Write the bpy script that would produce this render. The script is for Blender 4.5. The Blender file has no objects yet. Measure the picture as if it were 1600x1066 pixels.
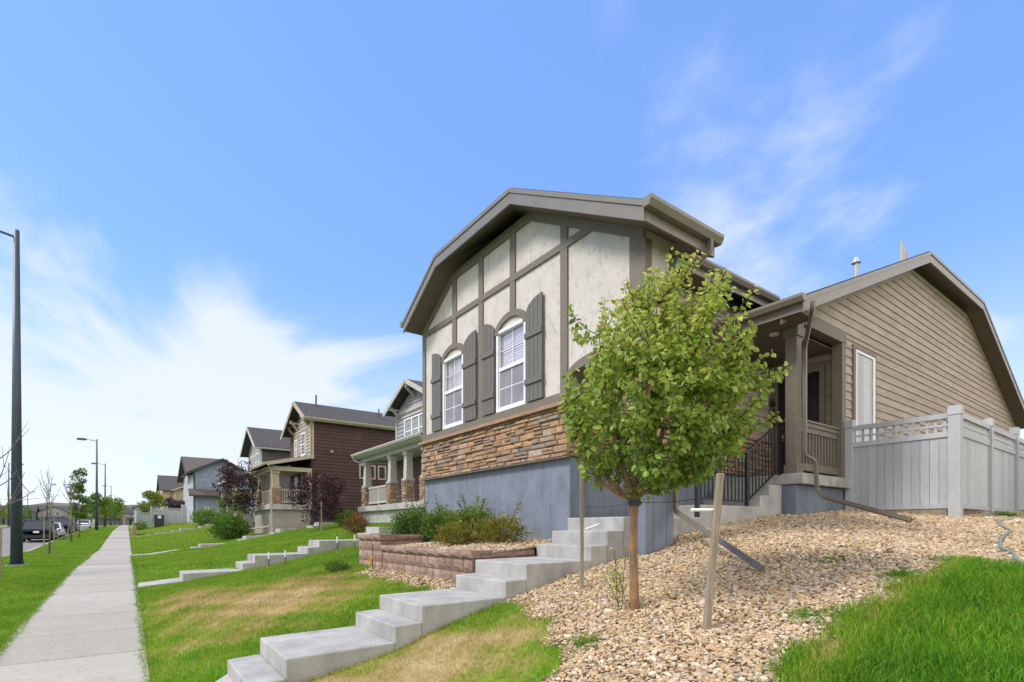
import bpy, math, random
import numpy as np
from mathutils import Vector, Matrix
R = math.radians
rng = np.random.default_rng(7); random.seed(7)
SC = bpy.context.scene
COL = SC.collection

# ------------------------------------------------------------------ camera
cam = bpy.data.cameras.new('camera'); cam.sensor_width = 36; cam.lens = 820/1600*36
cam.shift_y = 294/1600; cam.clip_start = .05; cam.clip_end = 4000
co = bpy.data.objects.new('camera', cam); COL.objects.link(co)
co.location = (0, 0, 1.74); co.rotation_euler = (R(90), 0, R(-36.28)); SC.camera = co

# ------------------------------------------------------------------ sky, sun, exposure
SUN_EL, SUN_AZ = 48, 292          # azimuth clockwise from +Y: from the street side, a little ahead
W = bpy.data.worlds.new('World'); SC.world = W; W.use_nodes = True
nt = W.node_tree; nt.nodes.clear()
def N(t, **k):
    n = nt.nodes.new(t)
    for a, b in k.items(): setattr(n, a, b)
    return n
def L(a, b): nt.links.new(a, b)
out = N('ShaderNodeOutputWorld'); bg = N('ShaderNodeBackground'); bg.inputs[1].default_value = .15
sky = N('ShaderNodeTexSky', sky_type='NISHITA', sun_disc=False, sun_elevation=R(SUN_EL), sun_rotation=R(SUN_AZ), altitude=1600, air_density=1.0, dust_density=.6, ozone_density=2.0)
tc = N('ShaderNodeTexCoord')
sep = N('ShaderNodeSeparateXYZ'); L(tc.outputs['Generated'], sep.inputs[0])
mz = N('ShaderNodeMath', operation='MAXIMUM'); L(sep.outputs[2], mz.inputs[0]); mz.inputs[1].default_value = .0
az_ = N('ShaderNodeMath', operation='ADD'); L(mz.outputs[0], az_.inputs[0]); az_.inputs[1].default_value = .16
dx = N('ShaderNodeMath', operation='DIVIDE'); L(sep.outputs[0], dx.inputs[0]); L(az_.outputs[0], dx.inputs[1])
dy = N('ShaderNodeMath', operation='DIVIDE'); L(sep.outputs[1], dy.inputs[0]); L(az_.outputs[0], dy.inputs[1])
cb = N('ShaderNodeCombineXYZ'); L(dx.outputs[0], cb.inputs[0]); L(dy.outputs[0], cb.inputs[1])
mp = N('ShaderNodeMapping'); L(cb.outputs[0], mp.inputs[0]); mp.inputs['Location'].default_value = (3.9, .6, 0); mp.inputs['Rotation'].default_value = (0, 0, R(25)); mp.inputs['Scale'].default_value = (.95, .60, 1)
no = N('ShaderNodeTexNoise'); L(mp.outputs[0], no.inputs[0]); no.inputs['Scale'].default_value = 1.3; no.inputs['Detail'].default_value = 7; no.inputs['Roughness'].default_value = .55; no.inputs['Distortion'].default_value = .5
# more cloud towards the low north-west sky, thin wisps elsewhere
mr = N('ShaderNodeMapRange'); L(sep.outputs[2], mr.inputs[0]); mr.inputs[1].default_value = .25; mr.inputs[2].default_value = .47; mr.inputs[3].default_value = .33; mr.inputs[4].default_value = -.10
mr2 = N('ShaderNodeMapRange'); L(sep.outputs[0], mr2.inputs[0]); mr2.inputs[1].default_value = .18; mr2.inputs[2].default_value = .55; mr2.inputs[3].default_value = 0; mr2.inputs[4].default_value = -.22
ad0 = N('ShaderNodeMath', operation='ADD'); L(mr.outputs[0], ad0.inputs[0]); L(mr2.outputs[0], ad0.inputs[1])
wd_ = N('ShaderNodeVectorMath', operation='DOT_PRODUCT'); L(tc.outputs['Generated'], wd_.inputs[0]); wd_.inputs[1].default_value = (.77, .37, .52)
wm = N('ShaderNodeMapRange'); L(wd_.outputs['Value'], wm.inputs[0]); wm.inputs[1].default_value = .965; wm.inputs[2].default_value = .996; wm.inputs[3].default_value = -.14; wm.inputs[4].default_value = .10
mr3 = N('ShaderNodeMath', operation='MAXIMUM'); L(ad0.outputs[0], mr3.inputs[0]); L(wm.outputs[0], mr3.inputs[1])
ad = N('ShaderNodeMath', operation='ADD'); L(no.outputs[0], ad.inputs[0]); L(mr3.outputs[0], ad.inputs[1])
cr = N('ShaderNodeMapRange', interpolation_type='SMOOTHSTEP'); L(ad.outputs[0], cr.inputs[0]); cr.inputs[1].default_value = .50; cr.inputs[2].default_value = .76; cr.inputs[3].default_value = 0; cr.inputs[4].default_value = .85
hz = N('ShaderNodeMapRange', interpolation_type='SMOOTHSTEP'); L(sep.outputs[2], hz.inputs[0]); hz.inputs[1].default_value = .0; hz.inputs[2].default_value = .42; hz.inputs[3].default_value = .80; hz.inputs[4].default_value = 0
mx0 = N('ShaderNodeMath', operation='MAXIMUM'); L(cr.outputs[0], mx0.inputs[0]); L(hz.outputs[0], mx0.inputs[1])
# bright warm cloud added to the unseen sky behind the camera for fill light
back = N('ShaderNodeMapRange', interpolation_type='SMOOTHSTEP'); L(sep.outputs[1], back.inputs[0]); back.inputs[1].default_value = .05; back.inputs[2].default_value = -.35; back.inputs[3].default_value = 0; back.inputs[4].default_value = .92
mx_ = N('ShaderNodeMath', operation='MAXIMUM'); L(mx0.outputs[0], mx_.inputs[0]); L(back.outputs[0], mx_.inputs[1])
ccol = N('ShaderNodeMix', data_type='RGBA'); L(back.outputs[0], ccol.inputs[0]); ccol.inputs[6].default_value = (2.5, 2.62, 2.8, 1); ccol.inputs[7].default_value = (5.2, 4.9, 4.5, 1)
hs = N('ShaderNodeHueSaturation'); L(sky.outputs[0], hs.inputs['Color']); hs.inputs['Saturation'].default_value = 1.15; hs.inputs['Value'].default_value = 1.12
tint = N('ShaderNodeMix', data_type='RGBA', blend_type='MULTIPLY'); tint.inputs[0].default_value = 1; L(hs.outputs[0], tint.inputs[6]); tint.inputs[7].default_value = (.98, .90, 1.0, 1)
blue = N('ShaderNodeMix', data_type='RGBA'); blue.inputs[0].default_value = .6; L(tint.outputs[2], blue.inputs[6]); blue.inputs[7].default_value = (.66, 1.22, 2.6, 1)
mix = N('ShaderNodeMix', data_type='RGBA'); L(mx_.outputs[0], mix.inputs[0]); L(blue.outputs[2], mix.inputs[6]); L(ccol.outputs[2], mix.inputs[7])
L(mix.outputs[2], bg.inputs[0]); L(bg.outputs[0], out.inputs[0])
sl = bpy.data.lights.new('sun', 'SUN'); sl.energy = 1.5; sl.angle = R(16); sl.color = (1, .93, .82)
so = bpy.data.objects.new('sun', sl); COL.objects.link(so)
sd = Vector((math.sin(R(SUN_AZ))*math.cos(R(SUN_EL)), math.cos(R(SUN_AZ))*math.cos(R(SUN_EL)), math.sin(R(SUN_EL))))
so.rotation_euler = sd.to_track_quat('Z', 'Y').to_euler()
SC.view_settings.view_transform = 'Standard'; SC.view_settings.look = 'None'; SC.view_settings.gamma = 1; SC.view_settings.exposure = 1.32
SC.render.engine = 'CYCLES'

# ------------------------------------------------------------------ materials
def M(name, c1, c2=None, scale=4., rough=.8, bump=0., bscale=None, attr=None, ramp=None, spec=.3, metal=0., stretch=(1,1,1), trans=0., detail=6., extra=None, nr=(.78,1.15)):
    """noise-mixed principled material; attr: per-element random value driving a ramp"""
    m = bpy.data.materials.new(name); m.use_nodes = True; t = m.node_tree; n = t.nodes; p = n['Principled BSDF']
    l = t.links.new
    p.inputs['Roughness'].default_value = rough; p.inputs['Specular IOR Level'].default_value = spec; p.inputs['Metallic'].default_value = metal
    tcn = n.new('ShaderNodeTexCoord'); mpn = n.new('ShaderNodeMapping'); mpn.inputs['Scale'].default_value = stretch; l(tcn.outputs['Object'], mpn.inputs[0])
    nz = n.new('ShaderNodeTexNoise'); nz.inputs['Scale'].default_value = scale; nz.inputs['Detail'].default_value = detail; nz.inputs['Roughness'].default_value = .6; l(mpn.outputs[0], nz.inputs[0])
    c2 = c2 or tuple(x*.8 for x in c1)
    if ramp:
        at = n.new('ShaderNodeAttribute'); at.attribute_name = attr
        cr = n.new('ShaderNodeValToRGB'); e = cr.color_ramp.elements
        while len(e) < len(ramp): e.new(.5)
        for i, (pos, c) in enumerate(ramp): e[i].position = pos; e[i].color = (*c, 1)
        l(at.outputs['Fac'], cr.inputs[0])
        mm = n.new('ShaderNodeMix'); mm.data_type = 'RGBA'; mm.blend_type = 'MULTIPLY'; mm.inputs[0].default_value = 1
        r2 = n.new('ShaderNodeMapRange'); l(nz.outputs[0], r2.inputs[0]); r2.inputs[1].default_value = .3; r2.inputs[2].default_value = .7; r2.inputs[3].default_value = nr[0]; r2.inputs[4].default_value = nr[1]
        l(cr.outputs[0], mm.inputs[6]); l(r2.outputs[0], mm.inputs[7]); col = mm.outputs[2]
    else:
        rr = n.new('ShaderNodeMapRange'); l(nz.outputs[0], rr.inputs[0]); rr.inputs[1].default_value = .36; rr.inputs[2].default_value = .64
        mm = n.new('ShaderNodeMix'); mm.data_type = 'RGBA'; l(rr.outputs[0], mm.inputs[0]); mm.inputs[6].default_value = (*c1, 1); mm.inputs[7].default_value = (*c2, 1); col = mm.outputs[2]
    if extra: col = extra(n, l, tcn, col)
    l(col, p.inputs['Base Color'])
    if bump:
        b = n.new('ShaderNodeBump'); b.inputs['Strength'].default_value = bump; b.inputs['Distance'].default_value = .02
        nb = n.new('ShaderNodeTexNoise'); nb.inputs['Scale'].default_value = bscale or scale*6; nb.inputs['Detail'].default_value = 5; l(mpn.outputs[0], nb.inputs[0])
        l(nb.outputs[0], b.inputs['Height']); l(b.outputs[0], p.inputs['Normal'])
    if trans:
        tr = n.new('ShaderNodeBsdfTranslucent'); l(col, tr.inputs[0]); ms = n.new('ShaderNodeMixShader'); ms.inputs[0].default_value = trans
        l(p.outputs[0], ms.inputs[1]); l(tr.outputs[0], ms.inputs[2]); l(ms.outputs[0], n['Material Output'].inputs[0])
    return m
def mult_noise(scale, lo, hi, a=.35, b=.65, stretch=(1,1,1), detail=4):
    def f(n, l, tcn, col):
        mp = n.new('ShaderNodeMapping'); mp.inputs['Scale'].default_value = stretch; l(tcn.outputs['Object'], mp.inputs[0])
        z = n.new('ShaderNodeTexNoise'); z.inputs['Scale'].default_value = scale; z.inputs['Detail'].default_value = detail; l(mp.outputs[0], z.inputs[0])
        r = n.new('ShaderNodeMapRange'); l(z.outputs[0], r.inputs[0]); r.inputs[1].default_value = a; r.inputs[2].default_value = b; r.inputs[3].default_value = lo; r.inputs[4].default_value = hi
        m = n.new('ShaderNodeMix'); m.data_type = 'RGBA'; m.blend_type = 'MULTIPLY'; m.inputs[0].default_value = 1; l(col, m.inputs[6]); l(r.outputs[0], m.inputs[7]); return m.outputs[2]
    return f
def glass(name, c=(.02,.025,.03), rough=.05, alpha=None, spec=.4):
    m = bpy.data.materials.new(name); m.use_nodes = True; n = m.node_tree.nodes; p = n['Principled BSDF']
    p.inputs['Base Color'].default_value = (*c, 1); p.inputs['Roughness'].default_value = rough; p.inputs['Specular IOR Level'].default_value = spec
    if alpha is not None:
        tr = n.new('ShaderNodeBsdfTransparent'); ms = n.new('ShaderNodeMixShader'); ms.inputs[0].default_value = alpha
        gl = n.new('ShaderNodeBsdfGlossy'); gl.inputs['Roughness'].default_value = rough
        m.node_tree.links.new(tr.outputs[0], ms.inputs[1]); m.node_tree.links.new(gl.outputs[0], ms.inputs[2]); m.node_tree.links.new(ms.outputs[0], n['Material Output'].inputs[0])
    return m
def plain(name, c, rough=.6, spec=.4, metal=0.):
    return M(name, c, tuple(x*.88 for x in c), 12, rough, spec=spec, metal=metal)
mt = dict(
 stucco=M('stucco', (.555,.52,.485), (.49,.462,.43), 3.5, .9, .5, 30, extra=mult_noise(12, .87, 1.03, .38, .44, (1,1,.55), 7)),
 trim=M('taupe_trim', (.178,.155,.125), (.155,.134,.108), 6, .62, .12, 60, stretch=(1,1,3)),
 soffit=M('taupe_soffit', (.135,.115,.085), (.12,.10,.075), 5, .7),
 gutter=M('taupe_gutter', (.190,.170,.138), (.168,.150,.12), 5, .35, spec=.5),
 spout=M('spout_paint', (.155,.135,.105), (.135,.118,.09), 5, .4, spec=.4),
 shutter=M('shutter_paint', (.145,.136,.125), (.122,.115,.105), 9, .55, .1, 50, stretch=(1,4,1)),
 foundation=M('foundation_paint', (.185,.212,.262), (.165,.19,.236), 1.6, .75, .5, 9, extra=mult_noise(4.0, .84, 1.05, .34, .56, (1,1,.5), 9)),
 siding=M('lap_siding', (.30,.25,.21), (.255,.212,.178), 3, .7, .25, 70, attr='v', ramp=[(0,(.345,.275,.225)),(1,(.41,.335,.28))], stretch=(.6,.6,3)),
 stone=M('ledge_stone', (.3,.2,.12), scale=14, rough=.85, bump=.8, bscale=30, attr='v', ramp=[(0,(.19,.15,.125)),(.12,(.25,.19,.15)),(.28,(.37,.235,.14)),(.5,(.31,.195,.125)),(.68,(.46,.295,.155)),(.8,(.38,.27,.185)),(.92,(.27,.225,.195)),(1,(.44,.345,.25))]),
 mortar=M('mortar', (.10,.08,.065), (.07,.055,.045), 12, .95),
 shingle=M('asphalt_shingle', (.055,.055,.06), (.085,.083,.083), 9, .95, .7, 40),
 concrete=M('concrete', (.405,.40,.385), (.32,.318,.305), 3, .85, .35, 60, extra=mult_noise(3.5, .80, 1.06, .33, .55, (1,1,.5), 9)),
 walk=M('sidewalk_concrete', (.50,.475,.43), (.42,.40,.36), 1.2, .88, .2, 60, attr='v', ramp=[(0,(.335,.31,.265)),(1,(.40,.375,.325))], nr=(.93,1.04), extra=mult_noise(14, .92, 1.03, .36, .52, (1,1,1), 6)),
 road=M('asphalt', (.23,.215,.205), (.19,.18,.172), 2, .9, .3, 60),
 block=M('retaining_block', (.3,.2,.15), scale=16, rough=.95, bump=.9, bscale=34, attr='v', ramp=[(0,(.245,.165,.125)),(.5,(.29,.20,.155)),(1,(.34,.25,.20))]),
 fence=M('grey_stained_cedar', (.42,.43,.45), scale=5, rough=.8, bump=.2, bscale=20, attr='v', ramp=[(0,(.40,.42,.445)),(1,(.50,.52,.545))], stretch=(6,6,.9), nr=(.90,1.06)),
 dirt=M('soil', (.05,.04,.028), (.035,.03,.02), 6, 1, .5),
 door=plain('black_door_paint', (.012,.011,.016), .3, .5),
 black=plain('black_metal', (.012,.012,.013), .4, .5),
 white=plain('white_vinyl', (.78,.79,.82), .4),
 blind=M('window_blind', (.80,.76,.86), (.76,.72,.82), 3, .7),
 pane=glass('window_glass', alpha=.22), darkpane=glass('dark_glass', (.035,.045,.06), .08, spec=.5),
 litepane=glass('pale_glass', (.25,.30,.30), .08),
 screen=M('insect_screen', (.25,.24,.28), (.19,.185,.215), 3, .6, attr=None),
 chrome=plain('satin_nickel', (.6,.6,.6), .3, .5, 1.), pvc=plain('white_pvc', (.8,.8,.79), .4),
 lightdisc=plain('frosted_lens', (.7,.68,.62), .4),
 bark=M('pear_bark', (.36,.19,.09), (.16,.12,.09), 9, .9, .8, 40, stretch=(2,2,.5)),
 greybark=M('grey_bark', (.24,.20,.17), (.14,.115,.10), 8, .9, .5),
 twig=M('twig_bark', (.13,.085,.05), (.09,.06,.035), 8, .9),
 wood=M('weathered_wood', (.34,.28,.21), (.22,.18,.135), 14, .9, .5, 40, stretch=(4,4,.3)),
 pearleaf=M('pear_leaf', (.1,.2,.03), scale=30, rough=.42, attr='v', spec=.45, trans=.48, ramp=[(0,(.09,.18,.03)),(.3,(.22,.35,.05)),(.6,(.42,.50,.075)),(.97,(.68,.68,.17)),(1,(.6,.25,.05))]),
 pole=M('steel_pole', (.042,.062,.088), (.036,.053,.076), 3, .5, spec=.5),
 hose=M('hose_rubber', (.20,.25,.22), (.14,.19,.16), 20, .5),
 yellow=plain('yellow_tape', (.8,.5,.02), .5), bracket=plain('strap', (.05,.05,.05)),
)
def leafmat(name, a, b, c, trans=.25): return M(name, a, scale=20, rough=.6, attr='v', trans=trans, ramp=[(0,a),(.55,b),(1,c)])
mt['purple'] = leafmat('plum_leaf', (.014,.005,.008), (.045,.012,.018), (.11,.026,.032), .12)
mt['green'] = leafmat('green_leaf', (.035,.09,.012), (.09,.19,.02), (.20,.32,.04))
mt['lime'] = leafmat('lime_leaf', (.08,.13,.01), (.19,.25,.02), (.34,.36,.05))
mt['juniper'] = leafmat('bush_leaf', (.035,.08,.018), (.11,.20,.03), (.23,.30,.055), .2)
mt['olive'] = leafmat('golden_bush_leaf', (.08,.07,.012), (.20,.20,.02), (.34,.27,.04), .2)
mt['redleaf'] = leafmat('red_green_leaf', (.05,.08,.02), (.20,.09,.03), (.35,.14,.05), .2)
mt['grass'] = M('grass_blades', (.1,.2,.02), scale=.9, rough=.6, attr='v', spec=.25, trans=.3, ramp=[(0,(.040,.150,.008)),(.22,(.115,.285,.012)),(.42,(.21,.37,.018)),(.6,(.32,.36,.05)),(.8,(.50,.37,.15)),(1,(.60,.47,.25))])
mt['lawnsoil'] = M('lawn_soil', (.1,.2,.02), scale=8, rough=1, attr='v', bump=.6, bscale=30, ramp=[(0,(.030,.10,.008)),(.22,(.075,.19,.010)),(.45,(.13,.24,.014)),(.62,(.2,.24,.04)),(.8,(.32,.25,.11)),(1,(.40,.32,.17))])
mt['gravelbase'] = M('gravel_bed', (.30,.22,.14), (.14,.10,.065), 38, 1, .9, 45)
mt['pebble'] = M('river_pebble', (.4,.3,.2), scale=40, rough=.8, attr='v', ramp=[(0,(.13,.09,.05)),(.12,(.29,.205,.115)),(.3,(.48,.345,.20)),(.5,(.41,.28,.155)),(.65,(.58,.44,.28)),(.8,(.42,.34,.26)),(.9,(.68,.59,.46)),(1,(.24,.21,.185))])
mt['hill'] = M('dry_hill', (.15,.12,.09), (.10,.09,.06), .02, 1)
def sidemat(n, c): return M(n, c, scale=2, rough=.75, attr='v', ramp=[(0,tuple(x*.88 for x in c)),(1,tuple(x*1.08 for x in c))])

# ------------------------------------------------------------------ mesh helpers
def tag(o, label=None, cat=None, group=None, kind=None):
    if label: o['label'] = label
    if cat: o['category'] = cat
    if group: o['group'] = group
    if kind: o['kind'] = kind
    return o
def mesh_np(name, V, faces, mat, parent=None, v=None, smooth=False, mats=None, midx=None):
    """faces: list of int arrays (n,k)"""
    me = bpy.data.meshes.new(name); V = np.asarray(V, dtype=np.float32)
    loops = np.concatenate([f.reshape(-1) for f in faces]).astype(np.int32)
    tot = np.concatenate([np.full(len(f), f.shape[1]) for f in faces]).astype(np.int32)
    st = np.concatenate([[0], np.cumsum(tot)[:-1]]).astype(np.int32)
    me.vertices.add(len(V)); me.vertices.foreach_set('co', V.reshape(-1))
    me.loops.add(len(loops)); me.loops.foreach_set('vertex_index', loops)
    me.polygons.add(len(tot)); me.polygons.foreach_set('loop_start', st)
    if smooth: me.polygons.foreach_set('use_smooth', np.ones(len(tot), dtype=bool))
    for m_ in (mats or [mat]): me.materials.append(m_)
    if midx is not None: me.polygons.foreach_set('material_index', np.asarray(midx, dtype=np.int32))
    me.update(calc_edges=True); me.validate()
    if v is not None:
        a = me.attributes.new('v', 'FLOAT', 'POINT'); a.data.foreach_set('value', np.asarray(v, dtype=np.float32))
    o = bpy.data.objects.new(name, me); COL.objects.link(o)
    if parent: o.parent = parent
    return o
class MB:
    def __init__(s): s.V = []; s.F = []; s.v = []
    def add(s, vs, fs, v=None):
        b = len(s.V); s.V += [tuple(p) for p in vs]; s.F += [tuple(i+b for i in f) for f in fs]
        r = random.random() if v is None else v
        s.v += [r]*len(vs); return s
    def box(s, x0, x1, y0, y1, z0, z1, v=None):
        return s.add([(x0,y0,z0),(x1,y0,z0),(x1,y1,z0),(x0,y1,z0),(x0,y0,z1),(x1,y0,z1),(x1,y1,z1),(x0,y1,z1)],
              [(0,3,2,1),(4,5,6,7),(0,1,5,4),(1,2,6,5),(2,3,7,6),(3,0,4,7)], v)
    def prism(s, poly, ax, a, b, v=None):
        """poly: 2D pts in the other two axes order (x: yz, y: xz, z: xy)"""
        def P(q, t): return {'x':(t,q[0],q[1]),'y':(q[0],t,q[1]),'z':(q[0],q[1],t)}[ax]
        n = len(poly); vs = [P(q,a) for q in poly]+[P(q,b) for q in poly]
        return s.add(vs, [tuple(range(n))[::-1], tuple(range(n,2*n))]+[(i,(i+1)%n,(i+1)%n+n,i+n) for i in range(n)], v)
    def slab(s, pts, th, v=None):
        n = len(pts); vs = list(pts)+[(p[0],p[1],p[2]-th) for p in pts]
        return s.add(vs, [tuple(range(n)), tuple(range(n,2*n))[::-1]]+[(i,i+n,(i+1)%n+n,(i+1)%n) for i in range(n)], v)
    def beam(s, p0, p1, w, h, up=(0,0,1), v=None):
        p0 = Vector(p0); p1 = Vector(p1); d = (p1-p0).normalized(); sd = d.cross(Vector(up))
        if sd.length < 1e-4: sd = d.cross(Vector((1,0,0)))
        sd.normalize(); u = sd.cross(d).normalized(); a = sd*w/2; b = u*h/2
        vs = [p0-a-b,p0+a-b,p0+a+b,p0-a+b,p1-a-b,p1+a-b,p1+a+b,p1-a+b]
        return s.add(vs, [(0,1,2,3),(7,6,5,4),(0,4,5,1),(1,5,6,2),(2,6,7,3),(3,7,4,0)], v)
    def tube(s, pts, rad, n=8, v=None, cap=True, sq=None):
        pts = [Vector(p) for p in pts]; m = len(pts); rad = rad if hasattr(rad,'__len__') else [rad]*m
        vs = []; ref = None
        for i, p in enumerate(pts):
            t = (pts[min(i+1,m-1)]-pts[max(i-1,0)])
            t = t.normalized() if t.length > 1e-9 else Vector((0,0,1))
            if ref is None: ref = t.cross(Vector((0,0,1)) if abs(t.z) < .9 else Vector((1,0,0))).normalized()
            ref = (ref-t*ref.dot(t)); ref = ref.normalized() if ref.length > 1e-6 else t.orthogonal().normalized()
            b = t.cross(ref)
            for k in range(n):
                a = 2*math.pi*(k+.5)/n; sx, sy = (1,1) if not sq else sq
                vs.append(p+(ref*math.cos(a)*sx+b*math.sin(a)*sy)*rad[i])
        fs = [(i*n+k, i*n+(k+1)%n, (i+1)*n+(k+1)%n, (i+1)*n+k) for i in range(m-1) for k in range(n)]
        if cap: fs += [tuple(range(n))[::-1], tuple(range((m-1)*n, m*n))]
        return s.add(vs, fs, v)
    def build(s, name, mat, parent=None, bevel=0, smooth=False, label=None):
        o0 = Vector(parent['_o']) if parent and '_o' in parent else Vector((0,0,0))
        me = bpy.data.meshes.new(name); me.from_pydata([Vector(p)-o0 for p in s.V], [], s.F); me.materials.append(mat)
        a = me.attributes.new('v', 'FLOAT', 'POINT'); a.data.foreach_set('value', s.v)
        if smooth:
            for p in me.polygons: p.use_smooth = True
        o = bpy.data.objects.new(name, me); COL.objects.link(o)
        if parent: o.parent = parent
        if bevel:
            b = o.modifiers.new('bevel', 'BEVEL'); b.width = bevel; b.segments = 2; b.limit_method = 'ANGLE'
        if smooth == 'auto':
            pass
        if label: o['label'] = label
        return o
def thing(name, loc, label, cat, group=None, rz=0):
    o = bpy.data.objects.new(name, None); COL.objects.link(o); o.location = loc; o.empty_display_size = .3
    o['_o'] = tuple(loc)
    return tag(o, label, cat, group)
def copy_thing(root, loc, label, group=None, rz=None, scale=None):
    def cp(o, par):
        c = o.copy(); COL.objects.link(c)
        if par: c.parent = par
        for ch in o.children: cp(ch, c)
        return c
    r = cp(root, None); r.location = loc; r['label'] = label
    if group: r['group'] = group
    if rz is not None: r.rotation_euler.z = rz
    if scale is not None: r.scale = (scale,)*3 if not hasattr(scale,'__len__') else scale
    return r

# ------------------------------------------------------------------ terrain
SY = np.array([(-40,-.6),(0,-.12),(7.4,0),(12.2,.25),(15.9,.34),(21.4,.5),(41,.45),(53,.82),(80,1.5),(120,2.1),(200,2.9),(300,3.6),(700,6),(3000,10)])
RX = np.array([(-5,0),(.22,0),(.8,.33),(1.1,.44),(2.1,.63),(2.4,.74),(3.4,.97),(4.2,1.17),(5.4,1.40),(6.0,1.56),(7,1.75),(8.9,1.97),(11.4,2.12),(15.5,2.3),(40,2.8),(90,3)])
RX2 = np.array([(-5,0),(.22,0),(.9,.08),(1.16,.14),(2.5,.50),(2.94,.58),(4.25,.92),(5.7,1.18),(7,1.5),(8.9,1.85),(11.4,2.08),(15.5,2.3),(40,2.8),(90,3)])
def sm(x): x = np.clip(x,0,1); return x*x*(3-2*x)
def S_(y): return np.interp(y, SY[:,0], SY[:,1])
def G(x, y):
    x = np.asarray(x, float); y = np.asarray(y, float)
    s = S_(y); s1 = np.minimum(s,.5); g = s1*(1-.75*sm(x/4)) + (s-s1) + (np.interp(x, RX[:,0], RX[:,1])*(1-sm((y-10)/4.5))+np.interp(x, RX2[:,0], RX2[:,1])*sm((y-10)/4.5))*np.clip((700-y)/500,0,1)
    g = g - .1*np.clip(4.45-y,0,8)*sm((x-5)/3)
    g = g - .20*sm((-x-4.5)/.02)*(1-sm((-x-16.0)/.02))          # road bed
    # a soft bump of the lawn left of the stairs
    g = g + .05*np.sin(x*1.7+1)*np.sin(y*.6)*sm((x-.4)/1)*sm((3.4-x)/1)
    return g
GRAVEL = np.array([(3.4,4.72),(3.06,3.6),(2.75,3.1),(2.3,2.75),(1.7,2.2),(1.9,1.5),(2.85,1.58),(3.95,1.62),(4.9,1.5),(5.75,1.4),(5.9,1.0),(5.5,.2),(5.6,-4),(30,-4),(30,4.5),(11.4,4.5),(9.4,4.75),(6,4.75)])
def inpoly(x, y, P):
    r = np.zeros(x.shape, bool); j = len(P)-1
    for i in range(len(P)):
        xi, yi = P[i]; xj, yj = P[j]
        c = ((yi > y) != (yj > y)) & (x < (xj-xi)*(y-yi)/(yj-yi+1e-12)+xi); r ^= c; j = i
    return r
def wob(x, y, a=.06): return x+a*np.sin(y*9+x*3)+a*.6*np.sin(y*23+1), y+a*np.sin(x*8+y*2)+a*.6*np.sin(x*19+2)
def isgravel(x, y):
    X, Y = wob(x, y)
    g = inpoly(X, Y, GRAVEL)
    g |= (X > 3.25) & (X < 3.75) & (Y > 5.6) & (Y < 9.1)           # strip at the foot of the block wall
    g |= (X > 4.9) & (Y > 9.9) & (Y < 12.6) & (X < 14)
    g |= (X > 6.2) & (Y > 31) & (Y < 45) & (X < 14)
    return g
def ell(x, y, cx, cy, rx, ry): return np.exp(-(((x-cx)/rx)**2+((y-cy)/ry)**2))
def hnoise(x, y, f=1.): return (np.sin(x*2.3*f+1.3)*np.sin(y*1.9*f+.4)+np.sin(x*5.1*f+y*2.7*f)*.6+np.sin(y*7.3*f-x*3.1*f+2)*.4)/2.
def dry(x, y):
    d = .22+.05*hnoise(x, y, .6)
    d += .62*ell(x, y, 1.9, 8.6, 1.5, 1.9)+.45*ell(x, y, .9, 11.2, .7, 1.4)
    d += .58*ell(x, y, 2.2, 3.9, 1.1, .9)+.35*ell(x, y, 1.3, 4.3, .8, .6)
    d += .06*((x > .22) & (y > 5.5)) + .10*((y > 12) & (x > .22)) + .12*np.clip((y-34)/30,0,1)*(x > .3)
    d += .13*(x < -1.3)
    d -= .03*((y < 1.9) & (x > 1.5))
    d += .28*((y<1.7)&(x>1.5))*np.exp(-((y-1.45)/.14)**2)
    d += .10*hnoise(x*2, y*2, 1.2)*(1+1.5*(d > .45))
    return np.clip(d, 0, 1)
def axis(segs):
    a = []
    for x0, x1, d in segs: a += list(np.arange(x0, x1, d))
    return np.array(a+[segs[-1][1]])
gx = axis([(-1500,-300,150),(-300,-60,20),(-60,-17,3),(-17,-16.02,.49),(-16.02,-15.98,.02),(-15.98,-4.52,1.15),(-4.52,-4.48,.02),(-4.48,-1.36,.31),(-1.36,-1.0,.36),(-1.0,.22,.2),(.22,7,.1),(7,16,.4),(16,60,3),(60,300,20),(300,2000,170)])
gy = axis([(-60,-4,4),(-4,0,.4),(0,13,.1),(13,30,.4),(30,100,2),(100,300,10),(300,3000,180)])
GX, GY = np.meshgrid(gx, gy, indexing='ij')
V = np.stack([GX, GY, G(GX, GY)], -1).reshape(-1, 3)
ni, nj = len(gx), len(gy); I, J = np.meshgrid(np.arange(ni-1), np.arange(nj-1), indexing='ij')
q = np.stack([I*nj+J, (I+1)*nj+J, (I+1)*nj+J+1, I*nj+J+1], -1).reshape(-1, 4)
cx, cy = (GX[:-1,:-1]+GX[1:,1:])/2, (GY[:-1,:-1]+GY[1:,1:])/2
mi = np.where(isgravel(cx, cy), 1, 0).reshape(-1)
ground = tag(mesh_np('ground', V, [q], None, v=dry(GX, GY).reshape(-1), mats=[mt['lawnsoil'], mt['gravelbase'], mt['dirt']], midx=np.where(((cx>-1.36)&(cx<.22)).reshape(-1), 2, mi), smooth=True), kind='structure')

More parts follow.
